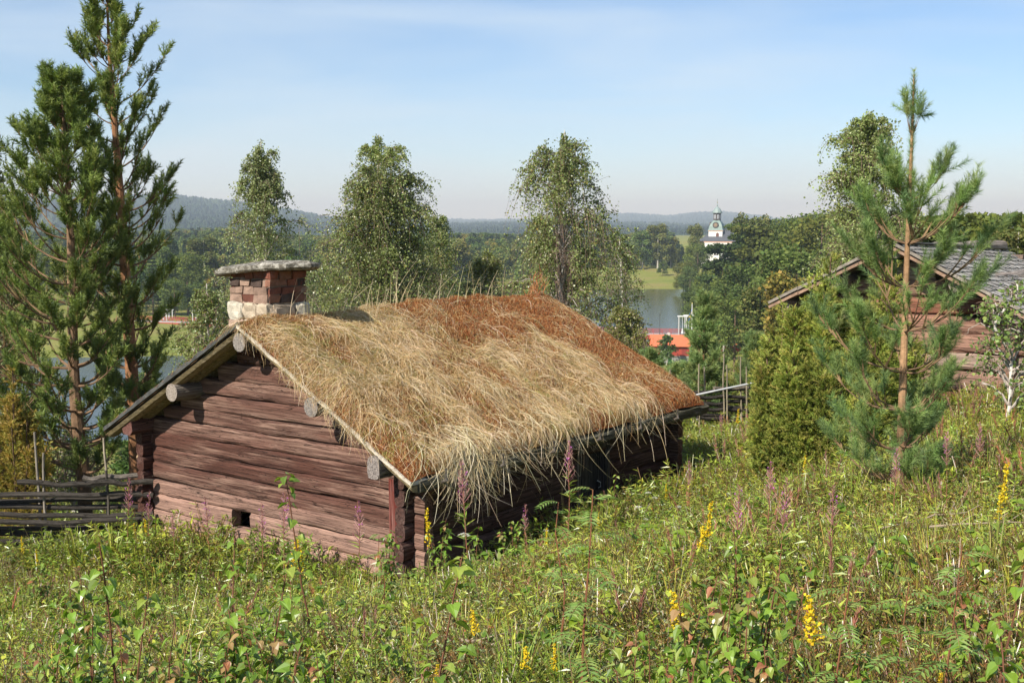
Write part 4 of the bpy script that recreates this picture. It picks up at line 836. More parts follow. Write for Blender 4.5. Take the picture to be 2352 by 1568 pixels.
birch('bush', 'round bush standing before the wall of the small red house', at(1533, hY - 7), PX(1533, 768, hY - 7)[2] - gz(at(1533, hY - 7)[0], hY - 7), [(.1, .8, .8), (.4, 1.3, 1.3), (.75, 1.1, 1.1), (1, .4, .4)], 81, .5, .26, cols=[(.08, .13, .03), (.10, .15, .035)], cat='bush', trunk_r=.08, hang=.2)
# second building right of the flagpole, mostly hidden
sh_ = empty('shed', 'long low shed with orange roof and white trim right of the flagpole', 'shed', tuple(PX(1715, 806, 240.)), math.radians(-5))
g = G(); g.box((0, 0, .9), (12, 4, 1.8), red); g.obj('wall', M_paint, sh_); g = G(); g.box((0, -1.25, 2.1), (12.6, 2.7, .12), orange, R=[[1, 0, 0], [0, .94, -.34], [0, .34, .94]]); g.box((0, 1.25, 2.1), (12.6, 2.7, .12), orange, R=[[1, 0, 0], [0, .94, .34], [0, -.34, .94]]); g.obj('roof', M_paint, sh_)
g = G(); g.box((0, -2.55, 1.6), (12.7, .1, .22), (.75, .75, .72)); g.obj('trim', M_paint, sh_)
for q, (x_, y_, cc, lb) in enumerate(((1688, 790, (.65, .2, .08), 'orange parasol on the terrace right of the flagpole'), (1706, 791, (.25, .2, .45), 'purple parasol on the terrace right of the flagpole'), (1676, 793, (.75, .73, .7), 'white parasol nearest the flagpole'))):
    p_ = PX(x_, y_, 236.); gr = gz(p_[0], 236.); r_ = empty('parasol', lb, 'parasol', (p_[0], 236., gr)); g = G(); n = 8; an = np.arange(n) * 2 * PI / n; h_ = p_[2] - gr
    g.add([(0, 0, h_ + .4)] + [(math.cos(a) * 1.1, math.sin(a) * 1.1, h_) for a in an], [[0, 1 + i, 1 + (i + 1) % n] for i in range(n)], cc); g.obj('canopy', M_petal, r_); g = G(); g.tubes([(0, 0, 0), (0, 0, h_ + .4)], [.03, .03], 6, (.4, .35, .3)); g.obj('pole', M_paint, r_)
# flagpole and flag
p_ = PX(1588, 815, 232.); ft = PX(1588, 697, 232.); gg = p_[2]
fl = empty('flagpole', 'white flagpole with a blue and yellow flag beside the small red house', 'flagpole', (p_[0], 232., gg)); Hf = ft[2] - gg
g = G(); g.tubes([(0, 0, 0), (0, 0, Hf * .5), (0, 0, Hf)], [.11, .09, .06], 8, (.82, .82, .8)); blob(g, (0, 0, Hf + .06), (.1, .1, .1), (.8, .65, .2), 1, 8); g.obj('pole', M_paint, fl)
g = G(); nx, ny = 16, 18; U, V = np.meshgrid(np.linspace(0, 1, nx), np.linspace(0, 1, ny)); fx = -.06 - U * .55 - .18 * np.sin(V * 2.2) * U; fy = .12 * np.sin(U * 9 + V * 2) ; fz = Hf * .90 - V * 1.5 - U * 1.3
cross = (np.abs(V - .5) < .11) | (np.abs(U - .36) < .09); g.add(np.stack([fx, fy, fz], -1), grid_faces(ny, nx), np.where(cross[..., None], np.array((.75, .55, .05)), np.array((.03, .12, .42))).reshape(-1, 3)); g.obj('flag', M_petal, fl)
# footbridge with red railings and white gantries
bridge = empty('footbridge', 'long footbridge with red railings and pale gantries across the river', 'bridge')
DZ = -26.3
BP = [np.array((PX(x_, y_, Y_)[0], Y_, DZ)) for x_, y_, Y_ in ((300, 735, 322), (345, 738, 318), (490, 745, 312), (700, 750, 306), (1000, 755, 296), (1300, 760, 288), (1480, 765, 281), (1620, 766, 279), (1780, 766, 276))]
gd, gr_, gf = G(), G(), G()
for a_, b_ in zip(BP[:-1], BP[1:]):
    gd.beam(a_, b_, 2.6, .25, (.42, .40, .38)); gf.beam(a_ + (0, -1.35, -.7), b_ + (0, -1.35, -.7), .08, 1.15, red)
    for off in (-1.3, 1.3):
        for hh in (.35, .62, .9, 1.15): gr_.beam(a_ + (0, off, hh), b_ + (0, off, hh), .07, .10 if hh > 1 else .06, (.42, .075, .06))
        nP = int(np.linalg.norm(b_ - a_) / 2.0)
        for k in range(nP + 1): q = a_ + (b_ - a_) * k / max(nP, 1); gr_.beam(q + (0, off, .1), q + (0, off + .001, 1.2), .1, .1, (.42, .075, .06), up=(1, 0, 0))
gd.obj('deck', M_paint, bridge); gr_.obj('railing', M_paint, bridge); gf.obj('fascia', M_paint, bridge)
for (x_, ytop) in ((375, 714), (388, 711), (450, 714), (497, 714), (1568, 726), (1582, 724), (1768, 728)):
    Yb = np.interp(x_, [300, 490, 700, 1300, 1480, 1780], [322, 312, 306, 288, 281, 276]); Yb += 1.4 if x_ in (388, 1582) else -1.6
    T_ = PX(x_, ytop, Yb); g = G(); b0 = WATER - .5; wd = .9
    for sx in (-wd, wd): g.box((T_[0] + sx, Yb, (T_[2] + b0) / 2), (.22, .22, T_[2] - b0), (.55, .54, .5))
    g.box((T_[0], Yb, T_[2]), (2 * wd + .7, .3, .28), (.75, .75, .73)); g.tubes([(T_[0], Yb, T_[2]), (T_[0], Yb, DZ + .6)], [.05, .05], 5, (.7, .7, .7)); g.tubes([(T_[0], Yb, DZ + 1.6), (T_[0], Yb, DZ + .4)], [.12, .3], 6, (.7, .7, .7)); g.obj('gantry', M_paint, bridge)
p_ = PX(1515, 765, 279.); g = G(); g.tubes([(p_[0], 279., DZ), (p_[0], 279., PX(1515, 722, 279.)[2])], [.07, .05], 6, (.08, .08, .08)); g.box((p_[0], 279., PX(1515, 722, 279.)[2]), (.5, .3, .15), (.08, .08, .08))
tag(g.obj('lamp_post', M_paint), 'thin dark lamp post on the footbridge above the red house', 'lamp post')
# pale boom along the left bank
g = G(); q_ = [np.array((PX(x_, 803, 258.)[0], 258., PX(x_, 803, 258.)[2])) for x_ in (330, 420, 560, 640)]
for a_, b_ in zip(q_[:-1], q_[1:]): g.beam(a_, b_, .5, .42, (.62, .6, .55))
for x_ in np.linspace(q_[0][0], q_[-1][0], 14): zb = gz(x_, 258.) - .1; g.beam((x_, 258., zb), (x_, 258.001, q_[0][2]), .2, .2, (.5, .48, .44), up=(1, 0, 0))
tag(g.obj('bank_fence', M_paint), 'low pale plank fence along the grassy left river bank', 'fence')
# church
cY = 600.; cb = PX(1646, 572, cY)
chz = min(gz(cb[0], cY), cb[2]); church = empty('church', 'white church with copper-green onion spire among the trees', 'church', (cb[0], cY, cb[2]), math.radians(-22))
u_ = cY / FPX
g = G(); Ht = (572 - 531) * u_; tw = 7.0; wh = (.80, .77, .72)
Hb = PX(1646, 530, cY)[2] - cb[2]
g.box((0, 0, Hb / 2 - 4), (tw, tw, Hb + 8), wh); g.obj('tower', M_paint, church)
g = G(); g.box((0, 0, Hb + .05), (tw + .5, tw + .5, .5), (.75, .45, .33)); g.obj('cornice', M_paint, church)
def lathe4(g, prof, n, col, rot=0.):
    an = np.arange(n) * 2 * PI / n + rot; v = np.array([[(math.cos(a) * r, math.sin(a) * r, z) for a in an] for r, z in prof]); i = np.arange(len(prof) * n).reshape(-1, n)
    g.add(v, np.stack([i[:-1], np.roll(i[:-1], -1, 1), np.roll(i[1:], -1, 1), i[1:]], -1).reshape(-1, 4), col); g.add(v[-1], [list(range(n))], col)
cop = (.20, .27, .235)
g = G(); q2 = tw / 2 * 1.414; lathe4(g, [(q2 * 1.12, Hb + .2), (q2 * 1.0, Hb + .9), (q2 * .93, Hb + 2.2), (q2 * .80, Hb + 3.4), (q2 * .58, Hb + 4.6), (q2 * .38, Hb + 5.4)], 4, cop, PI / 4); g.obj('dome', M_paint, church)
g = G(); lathe4(g, [(2.0, Hb + 5.4), (1.95, Hb + 8.7), (2.5, Hb + 8.8), (2.5, Hb + 9.0)], 8, (.09, .075, .07)); 
for k in range(8):
    a = k * PI / 4 + PI / 8; g.box((math.cos(a) * 1.86, math.sin(a) * 1.86, Hb + 7.1), (.12, .8, 2.2), (.35, .36, .38), R=[[math.cos(a), -math.sin(a), 0], [math.sin(a), math.cos(a), 0], [0, 0, 1]])
g.obj('lantern', M_paint, church)
g = G(); lathe4(g, [(2.6, Hb + 9.0), (2.3, Hb + 9.9), (1.7, Hb + 10.9), (.8, Hb + 11.8), (.25, Hb + 12.4), (.4, Hb + 12.9), (.12, Hb + 13.4), (.06, Hb + 16.2)], 10, (.25, .31, .29)); blob(g, (0, 0, Hb + 14.3), (.28, .28, .28), (.4, .35, .2), 2, 8); g.box((0, 0, Hb + 15.6), (.9, .08, .08), (.3, .28, .2)); g.obj('spire', M_paint, church)
for a in (-PI / 2, PI): 
    g = G(); d = np.array((math.cos(a), math.sin(a), 0)); s_ = np.array((-d[1], d[0], 0)); n = 20; c0 = d * (tw / 2 + .12) + np.array((0, 0, Hb + 2.9))
    ring = lambda r, off: [c0 + d * off + s_ * math.cos(x) * r + np.array((0, 0, 1)) * math.sin(x) * r for x in np.arange(n) * 2 * PI / n]
    r1 = ring(1.5, 0); r0 = ring(1.5, -1.6); i = np.arange(n); g.add(r1, [list(range(n))], (.05, .045, .04)); g.add(r1 + r0, np.stack([i, np.roll(i, -1), np.roll(i, -1) + n, i + n], 1), (.07, .06, .05)); g.add(ring(1.05, .04), [list(range(n))], (.22, .15, .10)); cf = g.obj('clock', M_paint, church)
    g = G(); g.beam(c0 + d * .08, c0 + d * .08 + s_ * .3 + (0, 0, .75), .08, .08, (.6, .5, .2), up=tuple(d)); g.beam(c0 + d * .08, c0 + d * .08 + s_ * .5 - (0, 0, .2), .08, .08, (.6, .5, .2), up=tuple(d)); g.obj('hands', M_paint, cf)
def arch_win(p, a, w, h, parent, col=(.16, .07, .05)):
    d = np.array((math.cos(a), math.sin(a), 0)); s_ = np.array((-d[1], d[0], 0)); pts = [(-w, 0), (w, 0)] + [(w * math.cos(x), h + w * math.sin(x)) for x in np.linspace(0, PI, 9)]
    g = G(); n = len(pts); f = [np.array(p) + d * .08 + s_ * x + np.array((0, 0, z)) for x, z in pts]; b = [q - d * .3 for q in f]; i = np.arange(n)
    g.add(f, [list(range(n))], col); g.add(f + b, np.stack([i, i + n, np.roll(i, -1) + n, np.roll(i, -1)], 1), col); g.obj('window', M_paint, parent)
arch_win((tw * .15, -tw / 2, Hb - 3.9), -PI / 2, .75, 2.2, church)
# nave in front of and right of the tower
g = G(); nz = PX(1646, 554, cY)[2] - cb[2]
g.box((10, 1, nz / 2 - 5), (30, 14, nz + 10), wh); g.box((-5.6, 1, nz / 2 - 5), (5, 10, nz + 10), wh); g.obj('nave_wall', M_paint, church)
g = G(); rz = 6.2; v = [(-8.6, -6, nz), (-8.6, 8, nz), (25.6, 8.3, nz), (25.6, -6.4, nz), (-1.5, 1, nz + rz), (22, 1, nz + rz), (-5.5, -6.4, nz), (-5.5, 8.3, nz)]
g.add(v, [[0, 6, 4], [1, 0, 4], [7, 1, 4], [6, 3, 5, 4], [2, 7, 4, 5], [3, 2, 5]], (.085, .09, .10)); g.obj('nave_roof', M_paint, church)
g = G(); g.box((10, -6.1, nz - .25), (30.4, .3, .5), (.75, .42, .3)); g.box((-5.6, -4.1, nz - .25), (5.3, .3, .5), (.75, .42, .3)); g.obj('cornice', M_paint, church)
for x_ in (-3, 3, 9, 15): arch_win((x_, -6.0, nz - 6.5), -PI / 2, .6, 3.6, church, (.2, .2, .22))

# ------------------------------------------------------------------ woods
def blob_tree_mesh(seed, kind, n=900, sz=.07):
    """unit-height tree: conifer or broadleaf; crown of leaf clumps"""
    global R_
    R_ = np.random.default_rng(seed); g = G()
    if kind == 'spruce':
        t = rnd(n, .06, 1.) ** .85; ly = np.floor(t * 17) / 17 + R_.normal(0, .006, n); r = (1 - ly) * .19 * rnd(n, .35, 1.05) + .008; a = rnd(n, 0, 2 * PI)
        P = np.stack([r * np.cos(a), r * np.sin(a), ly + .035 - r * .25], 1); d = unit(np.stack([np.cos(a), np.sin(a), rnd(n, -.5, .15)], 1)); cols = [(.060, .095, .045), (.080, .12, .055), (.045, .075, .038)]
    elif kind == 'pine':
        nc = 26; cz = rnd(nc, .35, .97); ca = rnd(nc, 0, 2 * PI); cr = rnd(nc, .3, 1) * .17 * np.sqrt(np.clip(1.25 - cz, 0, 1)); k = R_.integers(0, nc, n)
        P = np.stack([cr * np.cos(ca), cr * np.sin(ca), cz], 1)[k] + rdir(n) * np.array([.085, .085, .035]) * rnd((n, 1), .3, 1.); d = unit(rdir(n) + (0, 0, .5)); cols = [(.10, .145, .045), (.13, .175, .055), (.075, .11, .04)]
    else:
        nc = 34; cz = rnd(nc, .22, .93); ca = rnd(nc, 0, 2 * PI); w = {'birch': .15, 'round': .25}.get(kind, .2); cr = rnd(nc, .15, 1) ** .6 * w * np.sqrt(np.clip(1 - ((cz - .5) / .56) ** 2, 0.02, 1)); k = R_.integers(0, nc, n)
        P = np.stack([cr * np.cos(ca), cr * np.sin(ca), cz], 1)[k] + rdir(n) * np.array([.07, .07, .085]) * rnd((n, 1), .3, 1.) * (1.25 if kind == 'round' else 1); d = unit(rdir(n) + (0, 0, -.3))
        cols = {'birch': [(.17, .195, .055), (.20, .22, .065), (.13, .155, .05), (.24, .22, .075)], 'round': [(.12, .165, .045), (.15, .20, .055), (.09, .13, .04)]}[kind]
        cols = cols
    tone = (.75 + .5 * (R_.random(60)[(P[:, 2] * 30).astype(int) % 60 if kind == 'spruce' else k]))[:, None]
    g.scat(QUAD, QF, frames(d, size=rnd(n, .7, 1.3) * sz), P, jcol(n, cols, None, .2) * tone)
    gt_ = G(); gt_.tubes([(0, 0, -.05), (0, 0, .5), (0, 0, .93)], [.014, .008, .002], 5, (.5, .46, .4) if kind == 'birch' else (.2, .13, .09)); return g, gt_
far_src = bpy.data.collections.new('far_tree_kinds'); far_meshes = {}
kinds = ['spruce', 'pine', 'birch', 'round', 'birch', 'spruce']
for q, kd in enumerate(kinds):
    c_, t_ = blob_tree_mesh(200 + q, kd, 1500, .045)
    c_.V += t_.V; c_.F += [f + c_.n for f in t_.F]; c_.C += t_.C; c_.M += t_.M; c_.n += t_.n
    o = bpy.data.objects.new('src_%d' % q, c_.mesh('far_' + kd, M_far)); far_src.objects.link(o)
def instancer(name, pts, rz, scl, idx, coll, tilt=None):
    me = bpy.data.meshes.new(name); me.vertices.add(len(pts)); me.vertices.foreach_set('co', np.asarray(pts, np.float32).ravel())
    rot = np.zeros((len(pts), 3), np.float32); rot[:, 2] = rz
    if tilt is not None: rot[:, :2] = tilt
    a = me.attributes.new('rot', 'FLOAT_VECTOR', 'POINT'); a.data.foreach_set('vector', rot.ravel())
    a = me.attributes.new('scl', 'FLOAT_VECTOR', 'POINT'); s3 = np.asarray(scl, np.float32); s3 = np.repeat(s3[:, None], 3, 1) if s3.ndim == 1 else s3; a.data.foreach_set('vector', s3.ravel())
    a = me.attributes.new('idx', 'INT', 'POINT'); a.data.foreach_set('value', np.asarray(idx, np.int32))
    o = bpy.data.objects.new(name, me); sc.collection.objects.link(o)
    t = bpy.data.node_groups.new(name, 'GeometryNodeTree'); t.interface.new_socket('Geometry', in_out='INPUT', socket_type='NodeSocketGeometry'); t.interface.new_socket('Geometry', in_out='OUTPUT', socket_type='NodeSocketGeometry')
    gi, go = t.nodes.new('NodeGroupInput'), t.nodes.new('NodeGroupOutput'); ip = t.nodes.new('GeometryNodeInstanceOnPoints'); ci = t.nodes.new('GeometryNodeCollectionInfo')
    ci.inputs['Collection'].default_value = coll; ci.inputs['Separate Children'].default_value = True; ci.inputs['Reset Children'].default_value = True; ip.inputs['Pick Instance'].default_value = True
    def na(n_, ty): x = t.nodes.new('GeometryNodeInputNamedAttribute'); x.data_type = ty; x.inputs['Name'].default_value = n_; return x.outputs['Attribute']
    e2r = t.nodes.new('FunctionNodeEulerToRotation'); K = t.links.new; K(na('rot', 'FLOAT_VECTOR'), e2r.inputs[0]); K(e2r.outputs[0], ip.inputs['Rotation'])
    K(na('scl', 'FLOAT_VECTOR'), ip.inputs['Scale']); K(na('idx', 'INT'), ip.inputs['Instance Index']); K(gi.outputs[0], ip.inputs['Points']); K(ci.outputs[0], ip.inputs['Instance']); K(ip.outputs[0], go.inputs[0])
    md = o.modifiers.new('scatter', 'NODES'); md.node_group = t; return o
R_ = np.random.default_rng(5)
def far_points(n, r0, r1, a0, a1, power=1.):
    r = r0 + (r1 - r0) * R_.random(n) ** power; a = np.radians(rnd(n, a0, a1)); return r * np.sin(a), r * np.cos(a)
x, y = far_points(15000, 300, 1800, -40, 40, .75); sd = river_sd(x, y)
nsm = vnoise(x, y, 45, 8)
meadow = ((x > 14) & (x < 86) & (y > 500) & (y < 592)) | ((x < -40) & (x > -140) & (y > 245) & (y < 345)) | ((y < 312) & (x < 110)) | ((x > -175) & (x < -52) & (y < 348))
chx, chy = cb[0], cY
nearch = (np.hypot(x - chx, y - chy) < 24) | ((np.abs(x / y - chx / chy) < .022) & (y > 480) & (y < cY) )
kp = (sd > 6) & ~meadow & ~nearch & (y > 290) & ((np.hypot(x, y) > 600) | (R_.random(len(x)) < .8))
x, y = x[kp], y[kp]; hs = rnd(len(x), 9, 16) * np.where(vnoise(x, y, 120, 4) > .5, 1.1, .9); kd = np.where(vnoise(x, y, 90, 11) > .52, R_.choice([0, 1, 5, 2], len(x)), R_.choice([2, 3, 4, 3, 1], len(x)))
SKY = np.array([(-2000, 535), (300, 532), (500, 520), (700, 540), (900, 538), (1100, 535), (1420, 545), (1450, 535), (1480, 528), (1510, 515), (1545, 535), (1562, 560), (1596, 592), (1655, 592), (1672, 555), (1690, 530), (1700, 510), (1760, 505), (1820, 502), (1850, 495), (1900, 488), (2150, 498), (2352, 500), (4000, 500)], float)
def limit(x, y, hs, k=.97):
    pxx = 1176 + FPX * x / y / .995; lim = np.interp(pxx, SKY[:, 0], SKY[:, 1]); zt = -(lim - 513) / FPX * y - height(x, y); return np.minimum(hs, zt / k)
hs = limit(x, y, hs * 1.15); ppx = 1176 + FPX * x / y; zt_ = (height(x, y) + hs) / y * FPX
bad = (hs < 4) | ((ppx > 1425) & (ppx < 1580) & (y < 500)) | ((ppx > 330) & (ppx < 500) & (y < 345) & (zt_ > -215))
x, y, hs, kd = x[~bad], y[~bad], hs[~bad], kd[~bad]
pts = np.stack([x, y, height(x, y) - .3], 1); scl = np.stack([hs * rnd(len(x), .95, 1.35), hs * rnd(len(x), .95, 1.35), hs], 1)
fo = instancer('forest', pts, rnd(len(x), 0, 6.28), scl, kd, far_src); tag(fo, kind='stuff')

# trees one can tell apart on the far banks and on the church hill
protos = {}
def wood_tree(kd, px, Y, ytop, label, group, w=1.):
    p = at(px, Y); H = max(3., PX(px, ytop, Y)[2] - p[2])
    if Y < 130: w *= 1.0
    if kd not in protos:
        c_, t_ = blob_tree_mesh(300 + len(protos), kd, 8500, .021)
        r = empty({'spruce': 'spruce_tree', 'pine': 'pine_tree', 'birch': 'birch_tree', 'round': 'broadleaf_tree'}[kd], label, 'tree', (0, 0, 0), 0, group); c_.obj('crown', M_far, r); t_.obj('trunk', M_stem, r); protos[kd] = r; o = r
        r.location = tuple(p); r.scale = (H * w, H * w, H); return r
    return dup(protos[kd], tuple(p), R_.random() * 6.28, H * w, label, group, sz=H)
gA_ = 'trees on the church hill'; gB_ = 'trees on the right river bank'; gC_ = 'trees on the far river bank'; gD_ = 'trees beyond the left river bank'
for a_ in [('birch', 1510, 596, 512, 'tallest rounded tree left of the church above the river', gC_, 1.5), ('birch', 1475, 594, 530, 'rounded tree second left of the white birch hill gap', gC_, 1.6), ('birch', 1540, 602, 545, 'slimmer tree right of the tallest rounded one', gC_, 1.2),
    ('round', 1455, 592, 560, 'broad tree at the edge of the river meadow', gC_, 1.5), ('birch', 1592, 540, 513, 'airy tree standing left beside the church nave', gC_, 1.1), ('round', 1602, 500, 560, 'dark round tree below the airy one by the church', gC_, 1.3), ('round', 1522, 560, 600, 'lone round bush on the river meadow', gC_, 1.5),
    ('round', 1570, 470, 600, 'bright green tree under the church', gC_, 1.3), ('round', 1585, 420, 610, 'round tree at the waterline below the church', gB_, 1.2), ('birch', 1640, 430, 592, 'tall tree in front of the church wall foot', gB_, 1.1),
    ('birch', 1716, 330, 487, 'birch crown highest on the ridge right of the church', gA_, .9), ('birch', 1740, 335, 492, 'birch crown beside the highest one on the ridge', gA_, .9), ('pine', 1705, 300, 515, 'layered pine right below the church roof', gA_, 1.2), ('pine', 1735, 280, 520, 'layered pine in the middle of the church hill', gA_, 1.5),
    ('round', 1770, 330, 505, 'soft round tree along the ridge line', gA_, 1.3), ('round', 1802, 340, 500, 'small dark crown poking over the ridge line', gA_, .9), ('round', 1850, 260, 490, 'big rounded crown left of the right-hand birch', gA_, 1.4), ('round', 1885, 240, 482, 'highest rounded crown left of the right-hand birch', gA_, 1.2),
    ('pine', 1660, 290, 560, 'dark pine on the slope under the church', gB_, 1.5), ('round', 1625, 330, 620, 'round tree leaning over the river', gB_, 1.4), ('round', 1600, 310, 655, 'low tree touching the water at the river bend', gB_, 1.4), ('birch', 1665, 235, 655, 'brownish birch above the flagpole', gB_, 1.1),
    ('round', 1640, 280, 640, 'tree behind the flagpole top', gB_, 1.3), ('round', 1620, 285, 690, 'bush above the bridge end', gB_, 1.5), ('birch', 1780, 190, 590, 'wide birch between the hill and the big juniper', gB_, 1.2), ('round', 1720, 220, 600, 'leafy tree in the middle of the right slope', gB_, 1.3),
    ('birch', 1760, 150, 640, 'grey-green birch low behind the fence poles', gB_, 1.1), ('round', 1830, 170, 560, 'leafy crown directly left of the barn eaves', gB_, 1.3), ('birch', 1810, 120, 620, 'pale birch touching the barn eaves tip', gB_, 1.1), ('round', 1690, 200, 680, 'tree right of the red shed roof', gB_, 1.2),
    ('pine', 2150, 60, 495, 'pine showing above the barn ridge', 'trees behind the barn', 1.3), ('round', 2210, 64, 500, 'round tree above the middle of the barn roof', 'trees behind the barn', 1.1), ('pine', 2265, 70, 492, 'pine crown above the shingle roof end', 'trees behind the barn', 1.2), ('birch', 2335, 52, 500, 'yellowish birch beyond the barn roof at the right edge', 'trees behind the barn', 1.1), ('pine', 2110, 66, 505, 'pine peeping between young pine and barn ridge', 'trees behind the barn', 1.2),
    ('round', 430, 350, 580, 'dark round tree over the left bridge end', gD_, 1.4), ('birch', 370, 360, 560, 'birch right of the tall pine trunk across the river', gD_, 1.3), ('spruce', 395, 400, 545, 'spruce pointing up beyond the left meadow', gD_, 1.4), ('birch', 470, 380, 540, 'yellow-green tree left of the slim birch', gD_, 1.4), ('round', 400, 335, 640, 'bush behind the left bridge railings', gD_, 1.6), ('round', 455, 338, 650, 'shrubby tree behind the left gantries', gD_, 1.6), ('spruce', 350, 345, 590, 'dark spruce just right of the orange trunk', gD_, 1.4),
    ('round', 1050, 300, 640, 'dark round bush above the turf ridge', gD_, 1.6), ('birch', 760, 420, 545, 'yellowish crown between the two left birches', gD_, 1.5), ('birch', 1060, 430, 548, 'tree left of the weeping birch beyond the river', gD_, 1.4), ('spruce', 1020, 420, 550, 'spruce right of the full leafy birch beyond the river', gD_, 1.5), ('round', 330, 170, 850, 'shrub on the near bank left of the cabin', gD_, 1.2)]:
    wood_tree(*a_)
# hedgerow of scrub on the slope between cabin and river
scrub = []
x = rnd(900, -60, 60); y = rnd(900, 34, 140); kp = (river_sd(x, y) > 3) & (np.abs(x) < .5 * y + 4) & ~((x / y > .115) & (x / y < .22) & (y > 60)) & ~((x / y < -.26) & (y > 60)) & (R_.random(900) < .6); x, y = x[kp], y[kp]; hs = rnd(len(x), 1.2, 3.2)
sb = instancer('scrub', np.stack([x, y, height(x, y) - .1], 1), rnd(len(x), 0, 6.28), np.stack([hs * 1.5, hs * 1.5, hs], 1), R_.choice([2, 3, 4, 3, 1], len(x)), far_src); tag(sb, kind='stuff')
#@@PART3
# ------------------------------------------------------------------ meadow
R_ = np.random.default_rng(77)
HEART = np.array([(0, 0, 0), (.22, -.04, .06), (.40, .12, .12), (.42, .36, .10), (.24, .68, -.02), (0, 1.02, -.22), (0, .5, .03), (-.24, .68, -.02), (-.42, .36, .14), (-.40, .12, .15), (-.22, -.04, .06)], float)
HF = np.array([[0, 1, 2, 3, 4, 5, 6], [0, 6, 5, 7, 8, 9, 10]])
LANCE = np.array([(0, 0, 0), (.10, .25, .03), (.12, .5, .0), (0, 1, -.12), (-.12, .5, .0), (-.10, .25, .03), (0, .5, -.03)], float); LF = np.array([[0, 1, 2, 6], [6, 2, 3, 3], [0, 6, 4, 5]])
LANCE = np.array([(0, 0, 0), (.11, .35, .03), (0, 1, -.12), (-.11, .35, .03)], float); LF = np.array([[0, 1, 2, 3]])
OVAL = np.array([(0, 0, 0), (.26, .3, .05), (.22, .72, .03), (0, 1, -.05), (-.22, .72, .03), (-.26, .3, .05)], float); OF = np.array([[0, 1, 2, 3, 4, 5]])
def stems_of(n, h, spread, r=.0025):
    a = rnd(n, 0, 2 * PI); b = rnd((n, 1), 0, spread * .5); s = np.linspace(0, 1, 6)[None]; ln = rnd((n, 1), .1, spread); hh = rnd((n, 1), .6, 1.05) * h; a2 = a[:, None] + R_.normal(0, .3, (n, 1))
    P = np.stack([np.cos(a)[:, None] * b + np.cos(a2) * ln * s ** 1.5, np.sin(a)[:, None] * b + np.sin(a2) * ln * s ** 1.5, hh * s], 2); return P
def along(P, per, lo=.15, hi=1.):
    n, k, _ = P.shape; i = np.repeat(np.arange(n), per); s = rnd(len(i), lo, hi) * (k - 1); i0 = np.minimum(s.astype(int), k - 2); f = (s - i0)[:, None]
    return P[i, i0] * (1 - f) + P[i, i0 + 1] * f, unit(P[i, i0 + 1] - P[i, i0]), s / (k - 1)
gk = bpy.data.collections.new('meadow_plant_kinds'); gk_n = [0]
def add_kind(g):
    o = bpy.data.objects.new('kind_%02d' % gk_n[0], g.mesh('meadow_kind', M_ground_leaf)); gk.objects.link(o); gk_n[0] += 1
def herb(nst, h, spread, per, T, F, size, cols, w=None, up=.5, stemcol=(.16, .12, .05)):
    g = G(); P = stems_of(nst, h, spread); g.tubes(P, np.full((nst, 6), .0022), 3, stemcol); B, D, s = along(P, per); n = len(B)
    d = unit(rdir(n) * np.array((1, 1, .5)) + D * up); g.scat(T, F, frames(d, up=rdir(n) * .5 + np.array((0, 0, 1.)), size=rnd(n, .6, 1.25) * size), B, jcol(n, cols, w, .22)); return g
def grass(nb, h, spread, w, cols, droop=.6):
    g = G(); a = rnd(nb, 0, 2 * PI); b = rnd(nb, 0, spread * .3); s = np.linspace(0, 1, 5)[None]; hh = rnd(nb, .5, 1.1)[:, None] * h; ln = rnd(nb, .2, 1.)[:, None] * spread
    P = np.stack([np.cos(a)[:, None] * (b[:, None] + ln * s ** 1.8), np.sin(a)[:, None] * (b[:, None] + ln * s ** 1.8), hh * (s - droop * .5 * s ** 3 * ln / spread)], 2); ribbons(g, P, rnd(nb, .7, 1.2) * w, jcol(nb, cols, None, .2), up=np.stack([np.cos(a), np.sin(a), 0 * a], 1)); return g
GRN = [(.23, .32, .045), (.29, .38, .06), (.16, .23, .035), (.36, .41, .08)]
GREY = [(.25, .32, .14), (.31, .37, .18), (.19, .25, .10), (.38, .41, .24)]
YEL = [(.36, .44, .07), (.44, .48, .09), (.28, .37, .06), (.50, .46, .14)]
RUS = [(.34, .15, .06), (.40, .22, .09), (.26, .20, .06), (.30, .28, .08)]
add_kind(herb(9, .26, .14, 26, OVAL, OF, .020, GREY + [(.28, .24, .13)], up=.7))           # 0 small grey-green leaves
add_kind(herb(8, .24, .16, 30, OVAL, OF, .017, GREY + RUS[:1], up=.8))                      # 1
add_kind(grass(55, .34, .20, .006, GRN + YEL[:2]))                                          # 2 grass
add_kind(grass(38, .42, .18, .005, YEL + [(.42, .35, .17)]))                                # 3 dry grass
add_kind(herb(7, .34, .16, 17, LANCE, LF, .055, GRN, up=.5))                                # 4 narrow leaved
add_kind(herb(6, .24, .18, 11, OVAL, OF, .042, GRN + YEL[:1], up=.3))                       # 5 broad herb
add_kind(herb(16, .33, .15, 34, LANCE, LF, .018, RUS + [(.24, .24, .07), (.44, .24, .20)], up=1.2))          # 6 heather and dry sprigs
